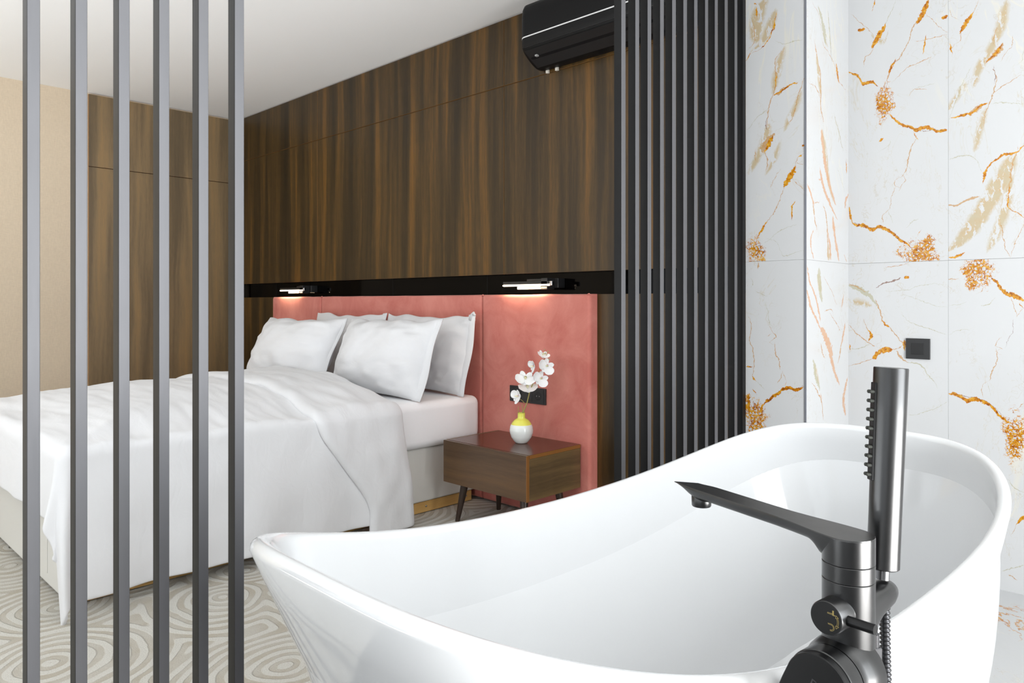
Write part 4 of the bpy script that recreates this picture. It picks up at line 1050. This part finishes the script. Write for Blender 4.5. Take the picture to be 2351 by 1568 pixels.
# ------------------------------------------------------------ reading lamps in the niche
def emit(name, col, st):
    t = NT(name); t.set(Base_Color=(0, 0, 0), Emission_Color=col, Emission_Strength=st); return t.mat
M['lamp_glow'] = emit('warm_led_tube', (1.0, .82, .64), 3.0)
M['nickel'] = plain('satin_nickel', srgb(205, 200, 192), .35, .4); M['lampblk'] = plain('lamp_black', srgb(26, 26, 27), .35)
M['chrome'] = plain('chrome', srgb(200, 200, 205), .12, 1.)
def lamp(x0, x1, bx0, bx1, label):
    L_ = tag(empty('reading_lamp', ((x0+x1)/2, 2.985, LZ+.02)), label, 'lamp', 'slim reading lamps in the black niche')
    y = 2.880; z = LZ+.0505
    reparent(MB().tube([(x0, y, z), (x0+.008, y-.001, z), (x1-.008, y-.001, z), (x1, y, z)], [.003, .0052, .0052, .003], 12).build('light_tube', M['lamp_glow'], None, smooth=True), L_)
    reparent(MB().box((x0+.003, y-.004, z+.006), (x1-.004, y+.010, z+.021)).build('lamp_housing', M['lampblk'], None, bevel=.002), L_)
    reparent(MB().box((bx0, y-.008, z-.022), (bx1, y+.004, z-.007)).build('diffuser_bar', M['nickel'], None, bevel=.001), L_)
    reparent(MB().box((bx1+.001, y-.004, z-.024), (bx1+.045, y+.055, z+.036)).build('swivel_block', M['lampblk'], None, bevel=.002), L_)
    reparent(MB().box((bx0+.01, y+.056, z-.015), (bx1+.07, 2.9905, z+.036)).build('mounting_plate', M['lampblk'], None, bevel=.002), L_)
    reparent(MB().box((x1-.004, y-.006, z-.004), (x1+.014, y+.008, z+.020)).build('end_cap', M['chrome'], None, bevel=.002), L_)
    reparent(MB().lathe([(.004, 0), (.004, .003), (.0002, .004)], 12, 0, Matrix.Translation((x1+.004, y-.006, z+.010)) @ Matrix.Rotation(PI/2, 4, 'X')).build('switch_knob', M['chrome'], None, smooth=True), L_)
    l = area('reading_lamp_light', ((x0+x1)/2, y-.021, z-.012), (math.radians(22), 0, 0), (x1-x0)*.80, .008, .55, (1, .74, .48))
    return L_
lamp(-2.860, -2.509, -2.742, -2.575, 'slim black reading lamp with glowing warm tube above the right velvet panel')
lamp(-5.350, -4.990, -5.205, -5.045, 'slim black reading lamp with glowing warm tube above the left velvet panel')

# ------------------------------------------------------------ air conditioner
ac = tag(empty('air_conditioner', (-2.15, WY, 2.40)), 'black wall air conditioner with a thin silver stripe, high on the walnut panels', 'air conditioner')
M['ac'] = plain('ac_satin_black', srgb(15, 15, 16), .45, spec=.18); M['ac2'] = plain('ac_underside_black', srgb(14, 14, 14), .5)
ax0, ax1 = -2.612, -1.62
# side profile (depth d from the wall, height z), front is at d=.185
P0 = [(0, 2.365), (.020, 2.360), (.055, 2.362), (.090, 2.374), (.130, 2.395), (.165, 2.420), (.180, 2.437), (.186, 2.462), (.188, 2.53), (.187, 2.60), (.182, 2.640), (.170, 2.662), (.150, 2.672), (.02, 2.676), (0, 2.676)]
def acring(x, k, dz=1.):
    cz = 2.52
    return [(x, WY-.001-d*k, cz+(z-cz)*(1-(1-k)*.25)) for d, z in P0]
rs = []; R_ = .05
for i in range(9):
    a = PI/2*i/8; rs.append(acring(ax0+R_*(1-math.cos(a)), 1-.28*(1-math.sin(a))))
for i in range(8, -1, -1):
    a = PI/2*i/8; rs.append(acring(ax1-R_*(1-math.cos(a)), 1-.28*(1-math.sin(a))))
reparent(MB().rings(rs).build('ac_body', M['ac'], None, smooth=True, auto=40), ac)
def acd(z):   # front depth at height z
    q = sorted([(zz, d) for d, zz in P0[5:12]]);
    for (z0, d0), (z1, d1) in zip(q, q[1:]):
        if z0 <= z <= z1: return d0+(d1-d0)*(z-z0)/(z1-z0)
    return .18
def front(x, z, off=.001):
    d = acd(z); k = 1
    if x < ax0+R_: a = math.acos(max(-1, min(1, 1-(x-ax0)/R_))); k = 1-.28*(1-math.sin(a))
    return Vector((x, WY-.001-d*k-off, z))
pts = [ax0+.003+i*.006 for i in range(9)]+[ax0+.06+(ax1-ax0-.09)*i/12 for i in range(13)]
m = MB(); v = []; f = []
for x in pts:
    for z in (2.4885, 2.4945): v.append(front(x, z, .0014))
v2 = [p+Vector((0, .004, 0)) for p in v]; n = len(v)
for i in range(len(pts)-1): a = 2*i; f += [(a, a+1, a+3, a+2), (a+n, a+n+2, a+n+3, a+n+1), (a, a+2, a+2+n, a+n), (a+1, a+1+n, a+3+n, a+3)]
reparent(MB().add(v+v2, f).build('silver_stripe', plain('silver_stripe', srgb(222, 222, 222), .3, .2), None), ac)
m = MB()
reparent(MB().add([(ax0+.035, WY-.175, 2.4225), (ax1-.035, WY-.175, 2.4225), (ax1-.035, WY-.178, 2.4245), (ax0+.035, WY-.178, 2.4245), (ax0+.035, WY-.075, 2.3615), (ax1-.035, WY-.075, 2.3615), (ax1-.035, WY-.078, 2.3640), (ax0+.035, WY-.078, 2.3640)],
    [(0, 1, 2, 3), (4, 5, 6, 7), (0, 4, 5, 1), (3, 2, 6, 7), (0, 3, 7, 4), (1, 5, 6, 2)]).build('air_flap', M['ac2'], None, bevel=.0015), ac)
reparent(MB().box((ax0+.03, WY-.1855, 2.4375), (ax1-.03, WY-.1815, 2.4395)).build('panel_seam', M['ac2'], None), ac)
reparent(MB().box((ax0+.085, WY-.152, 2.393), (ax0+.100, WY-.136, 2.402)).build('flap_hinge', plain('grey_plastic', srgb(150, 150, 148), .5), None, bevel=.001), ac)
for x in (ax0+.040, ax0+.105):
    reparent(MB().box((x, WY-.016, 2.346), (x+.016, WY-.002, 2.364)).build('mounting_clip', plain('white_plastic_clip', srgb(214, 208, 196), .5), None, bevel=.001), ac)

# ------------------------------------------------------------ bathtub
TCX, TCY, TTH, TA, TB_, TNN, TNF = -.7026, 1.2877, -.0145, .87, .3942, 3.535, 3.289
TZC = (.6793, -.0137, .0688, -.0098, .0981, -.038); TSK = .0527
def tz(v): return TZC[0]+TZC[1]*v+TZC[2]*v**2+TZC[3]*v**3+TZC[4]*v**4+TZC[5]*v**6
def plan(t, blend=1.0):
    n = TNF if math.sin(t) > 0 else TNN
    n = 2.3+(n-2.3)*blend
    c, s_ = math.cos(t), math.sin(t)
    u = math.copysign(abs(c)**(2/n), c); v = math.copysign(abs(s_)**(2/n), s_)
    return u*(1+TSK*v*blend)*(1+(.05*v**4*blend**5 if u > 0 and v > 0 else 0)), v
NT_ = 240
# parameter spacing that is even along the outline
ts = [2*PI*i/4000 for i in range(4001)]; pl = [plan(t) for t in ts]
acc = [0]
for i in range(4000): acc.append(acc[-1]+math.hypot((pl[i+1][0]-pl[i][0])*TB_, (pl[i+1][1]-pl[i][1])*TA))
tt = []; j = 0
for k in range(NT_):
    tgt = acc[-1]*k/NT_
    while acc[j+1] < tgt: j += 1
    tt.append(ts[j]+(ts[j+1]-ts[j])*(tgt-acc[j])/max(1e-9, acc[j+1]-acc[j]))
ct, st = math.cos(TTH), math.sin(TTH)
def tpt(k, a, b, z, blend=1.0):
    u, v = plan(tt[k], blend); x = b*u; y = a*v
    return (TCX+x*ct-y*st, TCY+x*st+y*ct, z)
def rimz(k): return tz(plan(tt[k])[1])
rings_ = []
ZB = .0
TA0, TB0, TOF, TOX = .568, .165, .13, .075
def ringo(f_, g_=None):
    """f_: 0 base .. 1 just under the rim, outside"""
    out = []
    for k in range(NT_):
        zt = rimz(k)-.014; z = ZB+(zt-ZB)*f_
        q = f_**.72
        a = TA0+(TA-TA0)*q; b = TB0+(TB_-TB0)*q
        pt = tpt(k, a, b, z, .35+.65*f_); out.append((pt[0]+TOX*(1-q), pt[1]+TOF*(1-q), pt[2]))
    return out
rings_.append([(q[0]+TOX, q[1]+TOF, q[2]) for q in [tpt(k, TA0-.012, TB0-.012, .0, .35) for k in range(NT_)]])
for f_ in (0.004, .015, .035, .06, .10, .15, .21, .28, .42, .56, .70, .82, .92, 1.0): rings_.append(ringo(f_))
r = .0125
for i in range(1, 9):
    a = PI*i/8; rings_.append([tpt(k, TA-r+r*math.cos(a), TB_-r+r*math.cos(a), rimz(k)-.014+r*1.1*math.sin(a)) for k in range(NT_)])
AI, BI, ZF = .45, .18, .125
for i in range(1, 21):
    q = i/20
    ph = PI/2*q
    s1 = math.sin(ph)**1.0; c1 = math.cos(ph)
    out = []
    for k in range(NT_):
        zt = rimz(k)-.014
        sc = c1**.80; dz = s1**1.12
        a = AI+(TA-2*r-AI)*sc; b = BI+(TB_-2*r-BI)*sc
        out.append(tpt(k, a, b, zt-(zt-ZF)*dz, 1-.55*q))
    rings_.append([(p_[0]+TOX*.7*s1, p_[1]+TOF*.7*s1, p_[2]) for p_ in out])
for q in (.8, .55, .3, .1): rings_.append([(p_[0]+TOX*.7, p_[1]+TOF*.7, p_[2]) for p_ in [tpt(k, AI*q, BI*q, ZF-.004*(1-q), .4) for k in range(NT_)]])
def tubmat():
    t = NT('white_acrylic'); t.set(Base_Color=srgb(204, 205, 206), Roughness=.10); t.b.inputs['Specular IOR Level'].default_value = .5; t.b.inputs['Coat Weight'].default_value = .3; t.b.inputs['Coat Roughness'].default_value = .03; return t.mat
tub = MB().rings(rings_).build('bathtub', tubmat(), None, smooth=True, auto=70)
tag(tub, 'freestanding glossy white slipper bathtub with high ends in the foreground', 'bathtub')
dr = MB().lathe([(.0002, .0), (.028, .0), (.032, .002), (.031, .004), (.024, .005), (.0002, .005)], 32, 0, Matrix.Translation((TCX+TOX*.7, TCY+TOF*.7, ZF-.002)), cap=False).build('drain_cap', M['chrome'], tub, smooth=True)

# ------------------------------------------------------------ floor-standing bath mixer
M['mix'] = plain('matte_black_brass', srgb(8, 8, 9), .30, .0, spec=.85)
M['mixface'] = plain('black_cap_face', srgb(10, 10, 11), .38, spec=.3); M['gold'] = plain('engraved_gold', srgb(160, 142, 84), .4, .2)
MXC = Vector((-.2920, .8310, 0))
mx = tag(empty('bath_mixer', tuple(MXC)), 'matte black floor-standing bath mixer with a long flat spout over the tub', 'faucet')
def mc(m, name, mats, parent=mx, **k):
    o = m.build(name, mats, None, **k); reparent(o, mx)
    if parent is not mx: o.location = Vector(o.location)-Vector(parent.location); o.parent = parent
    return o
RC = .0270
T0 = Matrix.Translation(MXC)
mc(MB().lathe([(RC, -.0715), (RC, .8277), (RC-.0006, .8283)], 64, 0, T0), 'column', M['mix'], smooth=True, auto=30)
mc(MB().lathe([(.06, -.0721), (.06, -.066), (.056, -.062), (RC+.001, -.061)], 48, 0, T0), 'floor_flange', M['mix'], smooth=True, auto=40)
mc(MB().lathe([(RC-.0006, .8286), (RC, .8292), (RC, .8459), (RC-.0006, .8465)], 64, 0, T0), 'swivel_collar', M['mix'], smooth=True, auto=30)
# spout: one loft from the collar to the beak
sa = math.radians(162.2); sd_ = Vector((math.cos(sa), math.sin(sa), 0)); sn = Vector((-sd_.y, sd_.x, 0))
ZT = .8765
sec = []
def skew(u, s_): return (.012*u-.006)*sstep(.19, .262, s_)
Ls = .268
stn = [-.0270, -.0262, -.0235, -.019, -.013, -.006, .0, .008, .016, .0225, .0262, .0268, .028, .030, .033, .036, .0395, .048, .065, .09, .12, .15, .18, .205, .225, .238, .248, .256, .262, .2665]
for s_ in stn:
    if s_ <= 0: w_ = math.sqrt(max(1e-8, RC*RC-s_*s_))
    else: w_ = RC-.0095*sstep(0, .10, s_)-.001*s_/.27
    if s_ > .228: w_ *= 1-.30*sstep(.228, .268, s_)
    # underside height
    HS_ = .0155
    q = max(0, min(1, (s_-.022)/.020)); h_ = HS_+.014*(1-q)**2
    if s_ > .205: h_ = HS_*max(.05, (1-((s_-.205)/.0625)**1.9))+.004*sstep(.205, .225, s_)*(1-sstep(.23, .25, s_))
    out = []; ex = 2.5
    for i in range(25):
        a = PI*i/24; c_, q_ = math.cos(a), math.sin(a)
        out.append(MXC+sd_*(s_+skew(c_, s_))+sn*(w_*math.copysign(abs(c_)**(2/ex), c_))+UP*(ZT-.0009-(h_-.0009)*abs(q_)**(2/2.5)))
    for k_ in (-.965, -.5, 0, .5, .965): out.append(MXC+sd_*(s_+skew(k_, s_))+sn*(w_*k_)+UP*ZT)
    sec.append(out)
sp = mc(MB().rings(sec).lathe([(RC-.0006, .8468), (RC, .8474), (RC, ZT-.0016), (RC-.0005, ZT-.0010)], 64, 0, T0), 'spout', M['mix'], smooth=True, auto=38)
tipc = MXC+sd_*.2300
mc(MB().lathe([(.0124, .8505), (.0132, .852), (.0134, .864), (.0130, .8645)], 32, 0, Matrix.Translation((tipc.x, tipc.y, .0))), 'aerator', M['mix'], sp, smooth=True, auto=40)
# knob direction
ka = math.radians(263); kd = Vector((math.cos(ka), math.sin(ka), 0)); kn = Vector((-kd.y, kd.x, 0))   # kn: to the right seen from the front
def frame(o_, zdir, xdir):
    zdir = zdir.normalized(); xdir = (xdir-zdir*xdir.dot(zdir)).normalized(); yd = zdir.cross(xdir)
    return Matrix(((xdir.x, yd.x, zdir.x, o_.x), (xdir.y, yd.y, zdir.y, o_.y), (xdir.z, yd.z, zdir.z, o_.z), (0, 0, 0, 1)))
# diverter
DZ = .7970
Fd = frame(MXC+UP*DZ, kd, kn)
dvk = mc(MB().lathe([(.0180, .015), (.0180, .0465), (.0173, .0478)], 48, 0, Fd), 'diverter_knob', M['mix'], smooth=True, auto=30)
mc(MB().lathe([(.0170, .0476), (.0168, .0483), (.0002, .0484)], 48, 0, Fd), 'knob_face', M['mixface'], dvk, smooth=True, auto=30)
# lever pin on the right flank of the knob
mc(MB().tube([Fd @ Vector((.015, .000, .036)), Fd @ Vector((.046, .0005, .0365))], [.0052, .0052], 20), 'diverter_pin', M['mixface'], dvk, smooth=True, auto=40)
def stroke(pts, w_, F, z, name, parent, closed=False):
    """thin inlaid line drawn on a face"""
    m = MB(); P_ = [Vector((p[0], p[1], 0)) for p in pts]; n_ = len(P_); rng = n_ if closed else n_-1
    for i in range(rng):
        a, b = P_[i], P_[(i+1) % n_]; d = (b-a).normalized(); q = Vector((-d.y, d.x, 0))*w_/2; e = d*w_*.3
        v = [a-q-e, b-q+e, b+q+e, a+q-e]; v = [p+UP*z for p in v]+[p+UP*(z+.0003) for p in v]
        m.add(v, [(0, 1, 2, 3)[::-1], (4, 5, 6, 7), (0, 1, 5, 4), (1, 2, 6, 5), (2, 3, 7, 6), (3, 0, 4, 7)], 0, F)
    return mc(m, name, M['gold'], parent)
zf = .0483; lw = .00035
# hand shower sign, double arrow, spout sign (x right, y up on the face)
stroke([(.0018, .0062), (.0085, .0062), (.0085, .0072), (.0018, .0072)], lw, Fd, zf, 'shower_symbol', dvk, True)
stroke([(.0078, .0068), (.0078, .0100)], .0016, Fd, zf, 'shower_symbol', dvk)
stroke([(.0072, .0058), (.0098, .0058)], .0008, Fd, zf, 'shower_symbol', dvk)
arc = [(.0028+.0095*math.cos(a), .0-.0004+.0095*math.sin(a)) for a in [math.radians(d) for d in range(-24, 25, 6)]]
arc2 = [(.0028+.0108*math.cos(a), -.0004+.0108*math.sin(a)) for a in [math.radians(d) for d in range(-24, 25, 6)]]
stroke(arc, lw, Fd, zf, 'arrow_symbol', dvk); stroke(arc2, lw, Fd, zf, 'arrow_symbol', dvk)
stroke([(.0105, .0034), (.0135, .0042), (.0108, .0065)], lw, Fd, zf, 'arrow_symbol', dvk, True); stroke([(.0105, -.0044), (.0138, -.0048), (.0110, -.0074)], lw, Fd, zf, 'arrow_symbol', dvk, True)
sy = [(.0022, -.0040), (.0055, -.0040)]+[(.0055+.0036*math.cos(a), -.0076+.0036*math.sin(a)) for a in [math.radians(d) for d in range(75, -91, -15)]]+[(.0045, -.0112)]
stroke(sy, lw, Fd, zf, 'spout_symbol', dvk)
stroke([(.0024, -.0049), (.0055, -.0049)]+[(.0055+.0026*math.cos(a), -.0076+.0026*math.sin(a)) for a in [math.radians(d) for d in range(75, -91, -15)]]+[(.0045, -.0102)], lw, Fd, zf, 'spout_symbol', dvk)
# main valve: thick barrel blended into the column, disc cap and paddle lever
LZc = .7290; kd2 = kd
Fm = frame(MXC+UP*LZc, kd, kn)
mc(MB().lathe([(.0400, -.004), (.0405, .010), (.0395, .020), (.0375, .028), (.0365, .034), (.0365, .0375)], 64, 0, Fm), 'valve_barrel', M['mix'], smooth=True, auto=30)
hd = mc(MB().lathe([(.0360, .0385), (.0366, .0392), (.0366, .058), (.0358, .0592)], 64, 0, Fm), 'handle_cap', M['mix'], smooth=True, auto=30)
m = MB(); o1 = []; 
ang_l = math.radians(245)       # paddle points down-left
for i in range(64):
    a = 2*PI*i/64; da = (a-ang_l+PI) % (2*PI)-PI
    rr = .0352
    x, y = rr*math.cos(a), rr*math.sin(a)
    if abs(da) < PI/2:
        # slab sides run parallel and slightly narrower to the tip
        lon = rr*math.cos(da); lat = rr*math.sin(da)
        lon2 = lon+.085*(math.cos(da)**.5)
        lat2 = lat*(1-.25*(math.cos(da)))
        x = lon2*math.cos(ang_l)-lat2*math.sin(ang_l); y = lon2*math.sin(ang_l)+lat2*math.cos(ang_l)
    o1.append((x, y))
rs = []
for z_, k_ in ((.0585, 1.0), (.0600, 1.0), (.0668, 1.0), (.0680, .975)):
    rs.append([Fm @ Vector((x*k_, y*k_, z_)) for x, y in o1])
lv = mc(MB().rings(rs), 'lever', M['mixface'], smooth=True, auto=30)
# faint lettering on the lever
fc = bpy.data.curves.new('lettering', 'FONT'); fc.body = 'FR'; fc.size = .014; fc.extrude = .0002; fc.align_x = 'CENTER'
fo_ = bpy.data.objects.new('lettering', fc); C.objects.link(fo_); bpy.context.view_layer.update()
me = bpy.data.meshes.new_from_object(fo_.evaluated_get(bpy.context.evaluated_depsgraph_get())); bpy.data.objects.remove(fo_)
lo = bpy.data.objects.new('lettering', me); C.objects.link(lo); me.materials.append(plain('grey_lettering', srgb(44, 44, 46), .5))
lo.matrix_world = Fm @ Matrix.Translation((-.002, -.002, .0681)) @ Matrix.Rotation(math.radians(-22), 4, 'Z')
lo.parent = lv; lo.matrix_parent_inverse = (Matrix.Translation(Vector(mx.location)+Vector(lv.location))).inverted()
# bracket arm for the hand shower
aa = math.radians(80); ad = Vector((math.cos(aa), math.sin(aa), 0)); an = Vector((-ad.y, ad.x, 0))
HBC = MXC+ad*.074
rs = []
for d_, w_, z0_, z1_ in ((.012, .0190, .740, .796), (.030, .0180, .752, .797), (.045, .0172, .762, .798), (.060, .0165, .767, .799), (.073, .0160, .771, .7995), (.082, .0138, .775, .7985), (.088, .0095, .7795, .7955), (.0905, .0045, .784, .7915)):
    out = []; zc = (z0_+z1_)/2; hh = (z1_-z0_)/2
    for i in range(28):
        a = 2*PI*i/28; out.append(MXC+ad*d_+an*(w_*math.cos(a))+UP*(.010+zc+hh*math.copysign(abs(math.sin(a))**.8, math.sin(a))))
    rs.append(out)
mc(MB().rings(rs), 'shower_bracket', M['mix'], smooth=True, auto=40)
# hose outlet on the column
OC = MXC+Vector((.027, .012, 0))
oc = MXC+ad*.034+an*(-.010)
mc(MB().lathe([(.0062, .748), (.0062, .762), (.0042, .763), (.0042, .772)], 24, 0, Matrix.Translation((oc.x, oc.y, 0))).lathe([(.0088, .718), (.0088, .7475), (.0078, .7485)], 6, 0, Matrix.Translation((oc.x, oc.y, 0))), 'hose_outlet', plain('satin_black_nut', srgb(70, 70, 72), .25, .5), smooth=True, auto=30)

# hand shower standing in the bracket
hs = tag(empty('hand_shower', tuple(HBC+UP*.800)), 'matte black stick hand shower with side nozzles, upright in the mixer bracket', 'hand shower')
B0 = HBC+UP*.8235; T1 = B0+UP*.2305+RT*.0125+FW*.006
ax_ = (T1-B0).normalized(); nd = (-RT+FW*.03); Fh = frame(B0, ax_, -nd)      # +x away from the nozzles
LH = (T1-B0).length
rs = []
for z_, k_ in ((0, .93), (.0012, 1), (.06, 1.0), (.12, 1.02), (.18, 1.04), (LH-.0012, 1.06), (LH, 1.03)):
    rs.append([Fh @ Vector((.0178*k_*math.cos(2*PI*i/56), .0162*k_*math.sin(2*PI*i/56), z_)) for i in range(56)])
def hadd(m, name, mats, **k): return reparent(m.build(name, mats, None, **k), hs)
hadd(MB().rings(rs), 'handle', M['mix'], smooth=True, auto=35)
m = MB().box((-.0200, -.0055, LH-.131), (-.0165, .0055, LH-.018), 0, Fh); hadd(m, 'nozzle_strip', M['mixface'], bevel=.0008)
M['rub'] = plain('dark_rubber', srgb(52, 54, 48), .6)
for i in range(10):
    z_ = LH-.029-.0106*i
    m = MB()
    for y_ in (-.003, .003):
        m.lathe([(.0022, .0195), (.0021, .0240), (.0014, .0246)], 12, 0, Fh @ Matrix.Translation((0, y_, z_)) @ Matrix.Rotation(-PI/2, 4, 'Y'))
    hadd(m, 'nozzle', M['rub'], smooth=True, auto=40)
hadd(MB().tube([B0-ax_*.0125, B0+ax_*.002], [.0075, .0075], 24), 'hose_nut', plain('satin_nut', srgb(120, 120, 122), .25, .8), smooth=True, auto=40)

# ribbed hose: from under the bracket down, loop, and back up to the outlet
hb_ = HBC+an*(-.002)
path = []
def bez(a, b, c_, d, n_):
    return [a*(1-t)**3+b*3*t*(1-t)**2+c_*3*t*t*(1-t)+d*t**3 for t in [i/n_ for i in range(n_)]]
A0 = Vector((hb_.x, hb_.y, .79)); A1 = Vector((hb_.x+.006, hb_.y-.006, .60)); A2 = Vector((hb_.x+.012, hb_.y-.010, .36))
lb = Vector((hb_.x+.004, hb_.y-.02, .12)); E0 = Vector((oc.x, oc.y, .717)); E1 = Vector((oc.x-.006+.006, oc.y, .55)); E2 = Vector((oc.x+.004, oc.y, .34))
path = bez(A0, Vector((A0.x, A0.y, .70)), A1+UP*.04, A1, 120)+bez(A1, A1-UP*.08, A2+UP*.08, A2, 120)+bez(A2, A2-UP*.14, lb+Vector((.02, .0, -.05)), lb+UP*-.02, 90)+bez(lb-UP*.02, lb+Vector((-.015, 0, -.0)), E2-UP*.12, E2, 90)+bez(E2, E2+UP*.08, E0-UP*.1, E0, 180)+[E0]
# resample evenly, alternate radius for the ribs
acc = [0]
for i in range(len(path)-1): acc.append(acc[-1]+(path[i+1]-path[i]).length)
step = .00125; n_ = int(acc[-1]/step); out = []; j = 0
for k in range(n_):
    s_ = k*step
    while acc[j+1] < s_: j += 1
    out.append(path[j].lerp(path[j+1], (s_-acc[j])/max(1e-9, acc[j+1]-acc[j])))
rad = [.0060 if (k % 4) in (1, 2) else .0047 for k in range(len(out))]
ho = MB().tube(out, rad, 14).build('shower_hose', plain('black_ribbed_metal_hose', srgb(58, 58, 60), .3, .6), None, smooth=True)
tag(ho, 'black ribbed shower hose hanging behind the mixer column', 'hose')

# ------------------------------------------------------------ black cover plate on the marble
pl_ = tag(empty('wall_plate', (-.9115, BY, .934)), 'small square black cover plate on the veined marble wall above the tub', 'switch')
reparent(MB().box((-.9575, BY-.008, .891), (-.8655, BY, .9775)).build('cover', MBK, None, bevel=.0015), pl_)
reparent(MB().box((-.936, BY-.0105, .911), (-.887, BY-.0082, .958)).build('centre_button', M['black'], None, bevel=.001), pl_)

# the mixer set is a little smaller and stands clear of the tub's flank
KS = .94; NEWP = Vector((-.2745, .7811, .0678))
for o in (mx, hs, ho):
    o.location = NEWP+(Vector(o.location)-MXC)*KS; o.scale = (KS, KS, KS)
